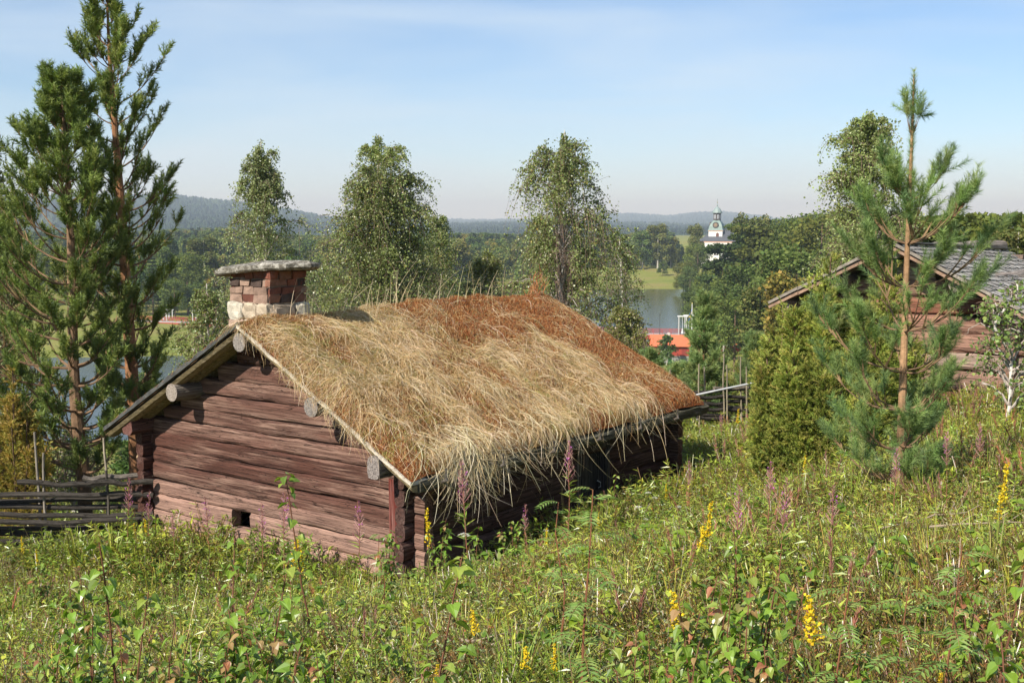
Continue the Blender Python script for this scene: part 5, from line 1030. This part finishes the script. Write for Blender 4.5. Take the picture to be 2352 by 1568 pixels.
def pinn(nf, h, spread, ln, col, per=11, size=.035):
    g = G(); P = stems_of(nf, h, spread); g.tubes(P, np.full((nf, 6), .002), 3, (.16, .13, .05))
    for i in range(nf):
        s = np.linspace(.25, .98, per); ii = s * 5; i0 = np.minimum(ii.astype(int), 4); f = (ii - i0)[:, None]; B = P[i, i0] * (1 - f) + P[i, i0 + 1] * f; D = unit(P[i, i0 + 1] - P[i, i0]); sd_ = unit(np.cross(D, (0, 0, 1.)))
        for sg in (-1, 1): g.scat(LANCE * np.array((1.5, 1, 1)), LF, frames(unit(sd_ * sg + D * .5), up=np.cross(sd_, D), size=size * np.sin(s * 2.9 + .1) ** .5), B, jcol(per, col, None, .12))
    return g
add_kind(pinn(9, .26, .20, .2, GRN + YEL[:1]))                                               # 7 ferny
add_kind(pinn(7, .22, .24, .2, YEL[:2] + GRN[:2], 9, .03))                                    # 8
add_kind(herb(10, .30, .13, 18, LANCE, LF, .038, [(.30, .36, .09), (.38, .39, .12), (.38, .25, .12)], up=.6))   # 9 olive
g = herb(5, .42, .10, 12, LANCE, LF, .045, GRN, up=.6); P = stems_of(4, .5, .1); B, D, s = along(P, 34, .6, 1.); g.scat(LANCE * np.array((.7, 1, 1)), LF, frames(unit(D + rdir(len(B)) * .45), size=np.full(len(B), .035)), B, jcol(len(B), [(.42, .20, .16), (.40, .18, .17), (.45, .30, .18)], None, .2)); g.tubes(P, np.full((4, 6), .002), 3, (.3, .1, .08)); add_kind(g)   # 10 fireweed gone to seed
add_kind(grass(16, .62, .22, .0035, [(.45, .36, .18), (.5, .42, .24), (.36, .30, .12)], .4))   # 11 tall dead stalks
add_kind(herb(7, .16, .16, 22, OVAL, OF, .026, [(.28, .36, .07), (.36, .39, .10), (.44, .22, .08), (.22, .29, .06)], up=.2))  # 12 low ground leaves
add_kind(herb(4, .34, .14, 16, HEART, HF, .042, [(.17, .27, .03), (.21, .31, .04), (.27, .35, .06), (.34, .22, .08)], [4, 4, 3, .7], up=.1))   # 13 broad heart leaves
add_kind(herb(9, .22, .2, 9, OVAL, OF, .03, [(.42, .40, .12), (.48, .34, .13), (.35, .38, .09)], up=.2))   # 14 yellowing leaves
def carpet(x, y):
    u = (x / np.maximum(y, .1)); n1 = vnoise(x, y, .9, 31); n2 = vnoise(x, y, 2.2, 32); W = np.zeros((len(x), 15))
    W += np.array([1.8, 1.3, .25, .2, 1.4, 1.7, .4, 1.4, 1.3, 1.1, .05, .04, 2.0, .6, 1.1])[None]
    W[:, 13] += 3.6 * (1 - sstep(y, 5, 8)) * ((np.abs(u + .24) < .07) | (np.abs(u - .19) < .06) | (np.abs(u + .40) < .05)) + 1.3 * (n2 > .7) * (y < 11)
    near = 1 - sstep(y, 5.5, 9); ctr = np.exp(-((u + .02) / .20) ** 2)
    W[:, 0] += 9 * near * ctr * (n1 > .3); W[:, 1] += 5 * near * ctr * (n1 < .6); W[:, 2] += 1.0 * (n1 > .7)
    W[:, 6] += 16 * (1 - sstep(y, 4.6, 6.)) * sstep(-u, .24, .36) + 12 * (1 - sstep(y, 4.6, 6.4)) * sstep(u, .22, .34) + 2. * (n2 > .72)
    W[:, 7] += 4 * ((u < -.1) & (y > 5)) * (n1 < .5) + 3 * (n2 < .3); W[:, 5] += 3 * (u < -.25)
    W[:, 3] += .5 * sstep(u, .05, .3) * (n2 > .5); W[:, 9] += 1.8 * sstep(u, .08, .3); W[:, 8] += 2 * sstep(u, 0, .2) * (n1 > .5)
    W[:, 10] += .45 * sstep(u, .1, .3) * sstep(y, 7, 11) * (n2 > .45); W[:, 4] += 2. * sstep(y, 8, 12)
    W /= W.sum(1, keepdims=True); c = W.cumsum(1); return (R_.random((len(x), 1)) > c).sum(1).clip(0, 14)
def inside(x, y, o, hx, y0, y1):
    dx, dy = x - o[0], y - o[1]; lx = dx * ex[0] + dy * ex[1]; ly = dx * ey[0] + dy * ey[1]; return (np.abs(lx) < hx) & (ly > y0) & (ly < y1)
GX, GY, GS = [], [], []
for (ya, yb, den, s0, s1) in ((1.6, 5, 300, .7, 1.15), (5, 9, 200, .8, 1.3), (9, 15, 120, .9, 1.4), (15, 26, 50, 1.1, 1.8), (26, 60, 7, 1.5, 2.8)):
    wA = .60 * yb + 1.5; n = int(2 * wA * (yb - ya) * den); x = rnd(n, -wA, wA); y = rnd(n, ya, yb); kp = np.abs(x) < .60 * y + 1.5; x, y = x[kp], y[kp]
    kp = ~inside(x, y, base, SW - .05, OV, LEN) & ~inside(x, y, b2, SW2, OV2, L2); x, y = x[kp], y[kp]; GX.append(x); GY.append(y); GS.append(rnd(len(x), s0, s1))
x, y, s_ = map(np.concatenate, (GX, GY, GS)); kd = carpet(x, y)
# lower growth right against the gable and the lit wall foot
dxg = (x - base[0]) * ex[0] + (y - base[1]) * ex[1]; dyg = (x - base[0]) * ey[0] + (y - base[1]) * ey[1]
nf_ = ((dyg > -1.5) & (dyg < OV) & (np.abs(dxg) < SW + .2)) * .45 + ((dxg > SW) & (dxg < SW + 1.6) & (dyg > 0) & (dyg < LEN + .5)) * .25; s_ = s_ * (1 + nf_)
mc = instancer('meadow', np.stack([x, y, height(x, y) - .02], 1), rnd(len(x), 0, 6.28), np.stack([s_, s_, s_ * (.75 + .5 * vnoise(x, y, 1.3, 40))], 1), kd, gk, R_.normal(0, .12, (len(x), 2)))
tag(mc, kind='stuff')

# single plants
def reach(px):      # how far out a meadow plant may stand in picture column px
    return float(np.interp(px, [0, 380, 940, 1530, 1540, 2000, 2352], [16.5, 15.8, 12.9, 18.0, 24.0, 15.5, 14.5]))
def solveY(px, ytop, H, lo=3.2):
    Ys = np.linspace(lo, reach(px), 500); d = np.array([PX(px, ytop, q)[2] for q in Ys]) - height((px - 1176) / FPX * Ys * 1.005, Ys) - H
    k = np.where(d[:-1] * d[1:] <= 0)[0]
    return float(Ys[k[-1]]) if len(k) else float(Ys[np.argmin(np.abs(d))])
def stem_line(H, wob=.05, n=8):
    t = np.linspace(0, 1, n); a = R_.random() * 6.28; return np.stack([np.cos(a) * wob * H * t ** 2 + (vnoise(t * 3, t * 0, 1, R_.random() * 9) - .5) * wob * H, np.sin(a) * wob * H * t ** 2, H * t], 1)
def aspen(seed, H=.8, nl=22, leaf=.055, nst=1, redtop=True):
    global R_
    R_ = np.random.default_rng(seed); r = bpy.data.objects.new('aspen_sapling', None); sc.collection.objects.link(r); g, gs = G(), G()
    for q in range(nst):
        o = R_.normal(0, .05, 2) * (nst > 1); P = stem_line(H * R_.uniform(.75, 1.), .10) ; P[:, :2] += o; gs.tubes(P, np.linspace(.005, .002, 8), 5, (.20, .09, .05)); s = np.sort(rnd(nl, .18, 1.)); ii = s * 7; i0 = np.minimum(ii.astype(int), 6); f = (ii - i0)[:, None]
        B = P[i0] * (1 - f) + P[i0 + 1] * f; a = np.arange(nl) * 2.4 + rnd(nl, -.4, .4); out_ = np.stack([np.cos(a), np.sin(a), rnd(nl, .1, .5)], 1); pl_ = rnd((nl, 1), .03, .06) * (1.2 - s[:, None]); E = B + out_ * pl_
        gs.tubes(np.stack([B, E], 1), np.full((nl, 2), .0012), 3, (.3, .16, .08)); d = unit(out_ * np.array((1, 1, .2)) + np.stack([0 * a, 0 * a, rnd(nl, -1.2, .0)], 1)); up_ = np.stack([0 * a, 0 * a, 0 * a + 1.], 1) + rdir(nl) * .5
        c = jcol(nl, [(.16, .26, .028), (.20, .31, .035), (.12, .20, .025), (.28, .35, .06)], None, .15)
        if redtop: rt = (s > .86) & (R_.random(nl) < .25); c[rt] = jcol(rt.sum(), [(.36, .15, .07), (.40, .25, .10), (.30, .27, .09)], None, .15)
        g.scat(HEART, HF, frames(d, up=up_, size=leaf * rnd(nl, .65, 1.15)), E, c)
    gs.obj('stem', M_stem, r); g.obj('leaves', M_gloss, r); R_ = np.random.default_rng(seed + 5); return r
def rowan(seed, H=.9, nf=13, ln=.16):
    global R_
    R_ = np.random.default_rng(seed); r = bpy.data.objects.new('rowan_sapling', None); sc.collection.objects.link(r); g, gs = G(), G(); P = stem_line(H, .06); gs.tubes(P, np.linspace(.006, .002, 8), 5, (.24, .10, .05)); s = np.linspace(.25, 1., nf)
    for q, t in enumerate(s):
        ii = t * 7; i0 = min(int(ii), 6); B = P[i0] * (1 - ii + i0) + P[i0 + 1] * (ii - i0); a = q * 2.4; L_ = ln * R_.uniform(.8, 1.2) * (1.25 - .5 * t); u = np.linspace(0, 1, 8)[:, None]; dv = np.array((math.cos(a), math.sin(a), .45)); R2_ = B + dv * u * L_ - np.array((0, 0, .10 * L_ / .16)) * u ** 2 * .8
        gs.tubes(R2_, np.full(8, .0012), 3, (.22, .14, .06)); D = unit(np.gradient(R2_, axis=0)); sd_ = unit(np.cross(D, (0, 0, 1.)))
        for sg in (-1, 1): g.scat(LANCE * np.array((1.25, 1, 1)), LF, frames(unit(sd_[1:] * sg + D[1:] * .55), up=np.cross(sd_[1:], D[1:]), size=np.full(7, L_ * .36)), R2_[1:], jcol(7, [(.17, .28, .06), (.21, .33, .08), (.26, .35, .09)], None, .12))
        g.scat(LANCE, LF, frames(D[-1:], size=np.full(1, L_ * .36)), R2_[-1:], jcol(1, [(.13, .2, .05)]))
    gs.obj('stem', M_stem, r); g.obj('leaves', M_leaf, r); return r
def goldenrod(seed, H=.7, n=150, wide=.022, frac=.30):
    global R_
    R_ = np.random.default_rng(seed); r = bpy.data.objects.new('goldenrod', None); sc.collection.objects.link(r); g, gs, gl = G(), G(), G(); P = stem_line(H, .05); gs.tubes(P, np.linspace(.004, .002, 8), 5, (.14, .13, .04))
    B, D, s = along(P[None], 24, .15, .7); gl.scat(LANCE, LF, frames(unit(rdir(24) * (1, 1, .3) + D * .7), size=rnd(24, .04, .07)), B, jcol(24, GRN, None, .15)); B, D, s = along(P[None], n, 1 - frac, 1.); k = (s - (1 - frac)) / frac
    rr_ = wide * (1.15 - .75 * k) * rnd(n, .2, 1.) * (.7 + .6 * R_.random(9)[(k * 8).astype(int)]); a = rnd(n, 0, 6.28); Q = B + np.stack([np.cos(a) * rr_, np.sin(a) * rr_, rr_ * .5], 1)
    g.scat(QUAD, QF, frames(rdir(n), size=rnd(n, .009, .016)), Q, jcol(n, [(.80, .56, .025), (.85, .66, .04), (.70, .44, .02), (.62, .52, .08)], [4, 4, 2, 1], .1)); gs.obj('stem', M_stem, r); gl.obj('leaves', M_leaf, r); g.obj('flowers', M_petal, r); return r
def fireweed(seed, H=.95, pink=True):
    global R_
    R_ = np.random.default_rng(seed); r = bpy.data.objects.new('fireweed', None); sc.collection.objects.link(r); g, gs, gl = G(), G(), G(); P = stem_line(H, .04); gs.tubes(P, np.linspace(.005, .002, 8), 5, (.30, .13, .08))
    B, D, s = along(P[None], 44, .2, .72); gl.scat(LANCE, LF, frames(unit(rdir(44) * (1, 1, .2) + D * .45), up=np.tile((0, 0, 1.), (44, 1)) + rdir(44) * .3, size=rnd(44, .07, .115) * (1.15 - s * .5)), B, jcol(44, GRN + [(.30, .16, .06)], None, .15))
    n = 54; B, D, s = along(P[None], n, .66, 1.); a = np.arange(n) * 2.4; o_ = unit(np.stack([np.cos(a), np.sin(a), 0 * a + 1.0], 1)); L_ = (.050 * (1.5 - 1.1 * (s - .66) / .34))[:, None]; Q = B[:, None] + o_[:, None] * (L_ * np.linspace(0, 1, 3)[None])[..., None] + np.array((0, 0, 1.)) * (L_ * np.array((0, .15, .5))[None])[..., None] * .5
    gs.tubes(Q, np.full((n, 3), .0015), 3, np.repeat(jcol(n, [(.46, .22, .22), (.50, .30, .27), (.40, .16, .17)], None, .15)[:, None], 3, 1))
    n = 16; B, D, s = along(P[None], n, .8, .97); g.scat(OVAL, OF, frames(rdir(n), size=np.full(n, .016)), B + rdir(n) * .03, jcol(n, [(.55, .14, .5), (.45, .12, .42)])); gs.obj('stem', M_stem, r); gl.obj('leaves', M_leaf, r); g.obj('flowers', M_petal, r); return r
def yarrow(seed, H=.55):
    global R_
    R_ = np.random.default_rng(seed); r = bpy.data.objects.new('yarrow', None); sc.collection.objects.link(r); g, gs = G(), G(); P = stem_line(H, .04); gs.tubes(P, np.linspace(.003, .002, 8), 4, (.16, .17, .06)); n = 60; a = rnd(n, 0, 6.28); q = rnd(n, 0, 1) ** .5 * .04
    Q = P[-1] + np.stack([np.cos(a) * q, np.sin(a) * q, -q * .35 + R_.normal(0, .002, n)], 1); g.scat(QUAD - (0, .5, 0), QF, frames(unit(np.stack([np.cos(a), np.sin(a), 0 * a], 1)), up=np.tile((0, .2, 1.), (n, 1)), size=np.full(n, .014)), Q, jcol(n, [(.82, .80, .74), (.7, .68, .6)], None, .05))
    for i in range(6): gs.tubes(np.array([P[-1] * 1. - (0, 0, .05), P[-1] + (math.cos(i) * .03, math.sin(i) * .03, -.01)]), [.0012, .001], 3, (.16, .17, .06))
    gs.obj('stem', M_stem, r); g.obj('flower_head', M_petal, r); return r
def lily(seed, H=.26, n=7, cols=None):
    global R_
    R_ = np.random.default_rng(seed); r = bpy.data.objects.new('lily_of_the_valley', None); sc.collection.objects.link(r); g = G(); a = rnd(n, 0, 6.28); T = np.array([(0, 0, 0), (.10, .2, .03), (.16, .5, .04), (.10, .8, .02), (0, 1, -.04), (0, .5, 0), (-.10, .8, .02), (-.16, .5, .04), (-.10, .2, .03)]); F = np.array([[0, 1, 2, 3, 4, 5], [0, 5, 4, 6, 7, 8]])
    g.scat(T, F, frames(unit(np.stack([np.cos(a) * .8, np.sin(a) * .8, rnd(n, .5, 1.4)], 1)), up=np.stack([np.cos(a), np.sin(a), 0 * a + .2], 1), size=rnd(n, .7, 1.1) * H), R_.normal(0, .03, (n, 3)) * (1, 1, 0), jcol(n, cols or [(.30, .34, .07), (.36, .36, .09), (.24, .30, .06)], None, .1)); o = g.obj('leaves', M_leaf, r); return r
def tall_grass(seed, H=.55, nb=120):
    global R_
    R_ = np.random.default_rng(seed); g = grass(nb, H, .3, .007, GRN + YEL[:2], .8); o = g.obj('grass_tussock', M_leaf); return o
lib = {}
cfg = {'aspen': (aspen, .8, 'aspen sapling'), 'rowan': (rowan, .9, 'rowan sapling'), 'goldenrod': (goldenrod, .7, 'goldenrod'), 'fireweed': (fireweed, .95, 'fireweed'), 'yarrow': (yarrow, .55, 'yarrow'), 'lily': (lily, .26, 'plant'), 'grass': (tall_grass, .55, 'grass')}
variants = {'aspen': [dict(seed=1, nl=30, leaf=.046), dict(seed=2, nl=34, nst=3, leaf=.044), dict(seed=3, nl=40, nst=7, leaf=.044), dict(seed=4, nl=26, redtop=False, leaf=.046), dict(seed=5, nst=5, nl=36, leaf=.042)], 'rowan': [dict(seed=11, nf=18, ln=.13), dict(seed=12, nf=13, ln=.12)], 'goldenrod': [dict(seed=21, wide=.018), dict(seed=22, wide=.034, n=200, frac=.24), dict(seed=23, wide=.016, n=100)],
    'fireweed': [dict(seed=31), dict(seed=32), dict(seed=33)], 'yarrow': [dict(seed=41)], 'lily': [dict(seed=51), dict(seed=52, n=5)], 'grass': [dict(seed=61)]}
used = set()
def plant(kind, v, px, ytop, H, label, group, Y=None):
    fn, H0, cat = cfg[kind]; key = (kind, v)
    if key not in lib:
        kw = dict(variants[kind][v]); lib[key] = fn(**kw)
    if kind == 'fireweed' and not Y:
        Yr = reach(px) * .955; hh = PX(px, ytop, Yr)[2] - gz(PX(px, ytop, Yr)[0], Yr)
        if .5 < hh < 1.8: Y = Yr
    Y = Y or solveY(px, ytop, H); x = (px - 1176) / FPX * Y * 1.0; p = PX(px, ytop, Y); x = p[0]; z = gz(x, Y); sc_ = max(.3, (p[2] - z)) / H0; o = lib[key]
    if key in used: return dup(o, (x, Y, z), R_.random() * 6.28, sc_, label, group)
    used.add(key); o.location = (x, Y, z); o.scale = (sc_,) * 3; tag(o, label, cat, group); return o
A_g, G_g, F_g, Y_g, L_g, R_g = 'aspen saplings in the meadow', 'goldenrod spikes in the meadow', 'fireweed stalks in the meadow', 'white yarrow heads in the meadow', 'broad-leaved clumps in the meadow', 'rowan saplings in the meadow'
for a_ in [
 ('aspen', 2, 560, 1385, .8, 'glossy many-stemmed aspen clump at the lower edge left of centre', A_g), ('aspen', 1, 500, 1420, .75, 'aspen clump beside the glossy one at the lower edge', A_g), ('aspen', 4, 640, 1400, .75, 'aspen clump with red tips right of the glossy one', A_g), ('aspen', 0, 640, 1335, .9, 'single aspen with reddish top leaves above the lower clumps', A_g), ('aspen', 3, 590, 1290, .95, 'thin aspen stem rising in front of the gable foot', A_g),
 ('aspen', 3, 285, 1345, .9, 'pale round-leaved aspen below the rail fence', A_g), ('aspen', 0, 525, 1150, 1.1, 'leggy sapling before the small opening in the gable', A_g), ('aspen', 3, 695, 1070, 1.3, 'tall thin sapling against the middle of the gable wall', A_g), ('aspen', 0, 250, 1095, 1.2, 'sapling with brown top leaves in front of the rail fence', A_g),
 ('aspen', 4, 890, 1195, .9, 'leafy aspen bush at the right cabin corner', A_g), ('aspen', 1, 1010, 1180, .9, 'aspen beneath the hanging straw at the corner', A_g), ('aspen', 0, 1090, 1150, 1.0, 'aspen with orange leaves under the eaves', A_g), ('aspen', 3, 975, 1270, 1.0, 'dark-leaved single aspen in the middle foreground', A_g), ('aspen', 3, 1400, 1090, 1.0, 'light aspen stem in front of the cabin door', A_g),
 ('aspen', 2, 1640, 1330, .8, 'big glossy aspen clump at the lower edge right of centre', A_g), ('aspen', 4, 1740, 1250, .9, 'tall aspen clump above the glossy right one', A_g), ('aspen', 1, 1700, 1340, .8, 'aspen stems between the two right-hand goldenrods', A_g), ('aspen', 0, 1810, 1180, .95, 'aspen with curled grey leaves right of the shaded corner', A_g), ('aspen', 1, 1580, 1440, .7, 'red-tipped aspen low at the bottom edge', A_g), ('aspen', 4, 1800, 1420, .75, 'aspen at the bottom edge right of the glossy clump', A_g),
 ('aspen', 3, 2290, 1220, .95, 'large-leaved aspen by the right picture edge', A_g), ('aspen', 0, 2340, 1300, .9, 'aspen cut by the right picture edge', A_g), ('aspen', 0, 1700, 1120, .9, 'dark sapling at the tip of the cabin shadow', A_g), ('aspen', 1, 190, 1300, .9, 'bushy aspen in the left foreground', A_g), ('aspen', 4, 90, 1270, .9, 'leafy aspen close to the left picture edge', A_g), ('aspen', 3, 1450, 1500, .7, 'small aspen at the bottom edge near the tussock', A_g),
 ('aspen', 2, 380, 1440, .75, 'aspen clump below the left end of the gable at the bottom edge', A_g), ('aspen', 4, 760, 1450, .7, 'low aspen clump at the bottom edge before the gable middle', A_g), ('aspen', 1, 120, 1400, .7, 'aspen in the bottom left corner region near the heather', A_g), ('aspen', 4, 1490, 1400, .7, 'aspen clump left of the glossy right-hand one', A_g), ('aspen', 2, 1700, 1470, .65, 'dense aspen leaves at the very bottom edge right of centre', A_g), ('aspen', 2, 600, 1480, .65, 'dense aspen leaves at the very bottom edge left of centre', A_g), ('aspen', 4, 1180, 1170, .8, 'aspen leaves by the dark red fireweed', A_g), ('aspen', 1, 1960, 1440, .6, 'low aspen right of the richest goldenrod', A_g), ('aspen', 4, 2230, 1290, .75, 'aspen clump near the right edge under the large-leaved one', A_g), ('aspen', 1, 830, 1290, .75, 'aspen before the right half of the gable foot', A_g),
 ('rowan', 0, 1330, 1130, 1.1, 'bushy rowan in front of the shaded side wall', R_g), ('rowan', 1, 1290, 1160, 1.0, 'second rowan beside the bushy one by the side wall', R_g), ('rowan', 0, 2165, 1250, .9, 'upright rowan with red stem in the right meadow', R_g), ('rowan', 1, 1920, 1290, .85, 'rowan spreading its leaflets right of the glossy aspens', R_g), ('rowan', 0, 660, 1250, .7, 'rowan shoots at the foot of the gable', R_g), ('rowan', 1, 880, 1230, .6, 'low rowan left of the right cabin corner', R_g), ('rowan', 1, 330, 1210, .8, 'rowan at the left cabin corner', R_g), ('rowan', 0, 2050, 1330, .8, 'rowan left of the upright red-stemmed one', R_g),
 ('goldenrod', 0, 1252, 1210, .75, 'tallest bright goldenrod spike in the middle of the meadow', G_g), ('goldenrod', 2, 984, 1165, .8, 'goldenrod spike at the corner board of the cabin', G_g), ('goldenrod', 2, 693, 1232, .8, 'goldenrod spike against the lower gable logs', G_g), ('goldenrod', 1, 1095, 1405, .5, 'flat-topped goldenrod in the centre foreground', G_g), ('goldenrod', 1, 1205, 1480, .45, 'short goldenrod beside the grass tussock', G_g), ('goldenrod', 0, 1272, 1470, .45, 'thin goldenrod right of the grass tussock', G_g),
 ('goldenrod', 1, 1566, 1365, .65, 'goldenrod among the glossy right aspens', G_g), ('goldenrod', 1, 1880, 1375, .7, 'richest goldenrod in the right foreground', G_g), ('goldenrod', 0, 1618, 1150, .75, 'goldenrod right of the shaded cabin corner', G_g), ('goldenrod', 2, 1530, 1110, .75, 'goldenrod under the far end of the eaves', G_g), ('goldenrod', 1, 1612, 1205, .6, 'rounded goldenrod head in the mid meadow', G_g), ('goldenrod', 2, 1843, 1045, .8, 'goldenrod spike on the slope before the big juniper', G_g), ('goldenrod', 0, 2298, 1060, .8, 'tall goldenrod beside the right picture edge', G_g),
 ('goldenrod', 2, 2290, 1110, .7, 'goldenrod just under the tall right one', G_g), ('goldenrod', 2, 1553, 955, .9, 'goldenrod by the corner of the turf roof', G_g), ('goldenrod', 0, 1370, 1175, .7, 'faint goldenrod before the cabin door', G_g), ('goldenrod', 2, 52, 1230, .8, 'goldenrod low at the left picture edge', G_g), ('goldenrod', 2, 88, 1260, .7, 'second goldenrod from the left picture edge', G_g), ('goldenrod', 0, 340, 1190, .8, 'goldenrod by the left cabin corner', G_g), ('goldenrod', 2, 310, 1200, .8, 'goldenrod between rail fence and cabin', G_g),
 ('goldenrod', 1, 2150, 1545, .35, 'goldenrod head at the bottom edge far right', G_g), ('goldenrod', 2, 665, 1245, .6, 'small goldenrod left of the gable spike', G_g), ('goldenrod', 1, 995, 1525, .35, 'orange-yellow flower head at the bottom edge in the middle', G_g), ('goldenrod', 0, 1690, 938, .9, 'goldenrod in front of the right rail fence', G_g),
 ('fireweed', 0, 1302, 1010, 1.5, 'tallest fireweed with purple plume before the side wall', F_g), ('fireweed', 1, 1205, 1160, 1.1, 'dark red fireweed right of the hanging straw', F_g), ('fireweed', 2, 1075, 1060, 1.4, 'fireweed mostly hidden by the hanging straw', F_g), ('fireweed', 2, 285, 1100, 1.3, 'fireweed in front of the rail fence', F_g), ('fireweed', 1, 335, 1130, 1.2, 'fireweed at the left cabin corner', F_g), ('fireweed', 0, 645, 1130, 1.3, 'thin fireweed against the gable right of the opening', F_g), ('fireweed', 2, 600, 1160, 1.2, 'fireweed beside the small gable opening', F_g), ('fireweed', 1, 480, 1140, 1.2, 'fireweed left of the small gable opening', F_g), ('fireweed', 0, 830, 1150, 1.2, 'pale fireweed against the right part of the gable', F_g),
 ('fireweed', 0, 1520, 1100, 1.0, 'fireweed at the shaded far corner', F_g), ('fireweed', 1, 1585, 1060, 1.0, 'fireweed standing just right of the far corner', F_g), ('fireweed', 2, 1690, 1120, .9, 'fireweed in the dark cabin shadow', F_g), ('fireweed', 0, 1660, 950, 1.1, 'fireweed with purple flowers by the right rail fence', F_g), ('fireweed', 1, 1720, 955, 1.1, 'pink fireweed at the right end of the rail fence', F_g), ('fireweed', 2, 1550, 975, 1.1, 'fireweed under the turf roof tip', F_g), ('fireweed', 1, 1855, 1010, 1.0, 'fireweed at the foot of the big juniper', F_g), ('fireweed', 0, 1770, 1060, .9, 'reddish fireweed in the upper meadow', F_g), ('fireweed', 2, 1790, 1100, .9, 'fireweed beside the reddish upper one', F_g), ('fireweed', 1, 1740, 1010, .9, 'fireweed high in the meadow behind the shadow', F_g),
 ('fireweed', 0, 2062, 1030, .8, 'fireweed touching the young pine trunk', F_g), ('fireweed', 2, 1960, 970, 1.0, 'fireweed left of the young pine', F_g), ('fireweed', 0, 2180, 990, .8, 'fireweed between young pine and barn', F_g), ('fireweed', 2, 2260, 970, .8, 'fireweed before the lower barn logs', F_g), ('fireweed', 1, 1915, 1110, .8, 'faded fireweed in the right meadow', F_g), ('fireweed', 2, 400, 1180, 1.2, 'withered pinkish fireweed clinging to the left gable corner', F_g),
 ('yarrow', 0, 1250, 1215, .6, 'white yarrow left of the rowan by the side wall', Y_g), ('yarrow', 0, 1555, 1160, .6, 'white yarrow near the cabin far corner', Y_g), ('yarrow', 0, 1490, 1128, .65, 'upper white yarrow in front of the side wall', Y_g), ('yarrow', 0, 1500, 1140, .62, 'lower white yarrow in front of the side wall', Y_g), ('yarrow', 0, 1470, 1162, .6, 'white yarrow left of the pair by the side wall', Y_g), ('yarrow', 0, 1590, 1180, .5, 'white yarrow right of the far corner', Y_g), ('yarrow', 0, 1060, 1225, .55, 'white yarrow under the hanging straw', Y_g), ('yarrow', 0, 1480, 1190, .5, 'white yarrow lowest before the side wall', Y_g),
 ('lily', 0, 1350, 1290, .28, 'yellow-green broad-leaved clump in the middle meadow', L_g), ('lily', 1, 1490, 1240, .28, 'upright pale broad leaves below the yarrows', L_g), ('lily', 0, 1555, 1235, .26, 'broad leaves right of the upright pale ones', L_g), ('lily', 0, 2180, 1505, .28, 'large pale leaves at the bottom edge right', L_g), ('lily', 1, 2130, 1520, .28, 'broad-leaved clump left of the large pale one', L_g), ('lily', 1, 1300, 1300, .25, 'broad leaves left of the yellow-green clump', L_g),
 ('grass', 0, 1180, 1390, .6, 'long-bladed grass tussock in the lower centre', 'grass tussocks'), ('grass', 0, 1290, 1440, .5, 'grass tussock right of the long-bladed one', 'grass tussocks'), ('grass', 0, 2120, 1060, .5, 'grass tussock right of the young pine foot', 'grass tussocks')]:
    plant(*a_)
# fallen dry branches in the right meadow
for (x_, y_, L_, an_, lb) in ((2130, 1190, .9, .3, 'dry grey branch lying right of the young pine foot'), (2260, 1200, .7, -.2, 'dry branch by the right picture edge'), (20, 1430, .5, .5, 'pale twig lying at the left picture edge'), (1120, 1480, .45, -.9, 'pale broken straw-coloured twig by the tussock')):
    Yb = solveY(x_, y_, .28); p_ = PX(x_, y_, Yb); g = G(); s = np.linspace(0, 1, 8)[:, None]; P = p_ + np.array((math.cos(an_), math.sin(an_), .12)) * L_ * (s - .5) + np.c_[R_.normal(0, .008, (8, 3))]
    g.tubes(P, np.linspace(.009, .003, 8), 6, (.36, .28, .2)); 
    for q in (2, 4, 5): g.tubes(np.array([P[q], P[q] + (math.cos(an_ + .7) * .15, math.sin(an_ + .7) * .15, .05)]), [.005, .002], 4, (.36, .28, .2))
    tag(g.obj('fallen_branch', M_bark), lb, 'branch')

# ------------------------------------------------------------------ air
def haze():
    g = G(); lo, hi = -60., 230.; g.box((0, 5600, (lo + hi) / 2), (24000, 15600, hi - lo))
    me = g.mesh('haze', []); m, t, o = nodes('air'); v = t.nodes.new('ShaderNodeVolumePrincipled'); v.inputs['Color'].default_value = (.76, .89, 1.0, 1); v.inputs['Absorption Color'].default_value = (1, 1, 1, 1); v.inputs['Density'].default_value = 1.9e-4; v.inputs['Anisotropy'].default_value = .1
    t.links.new(v.outputs[0], o.inputs['Volume']); me.materials.append(m); ob = bpy.data.objects.new('haze', me); sc.collection.objects.link(ob); tag(ob, kind='stuff')
haze()
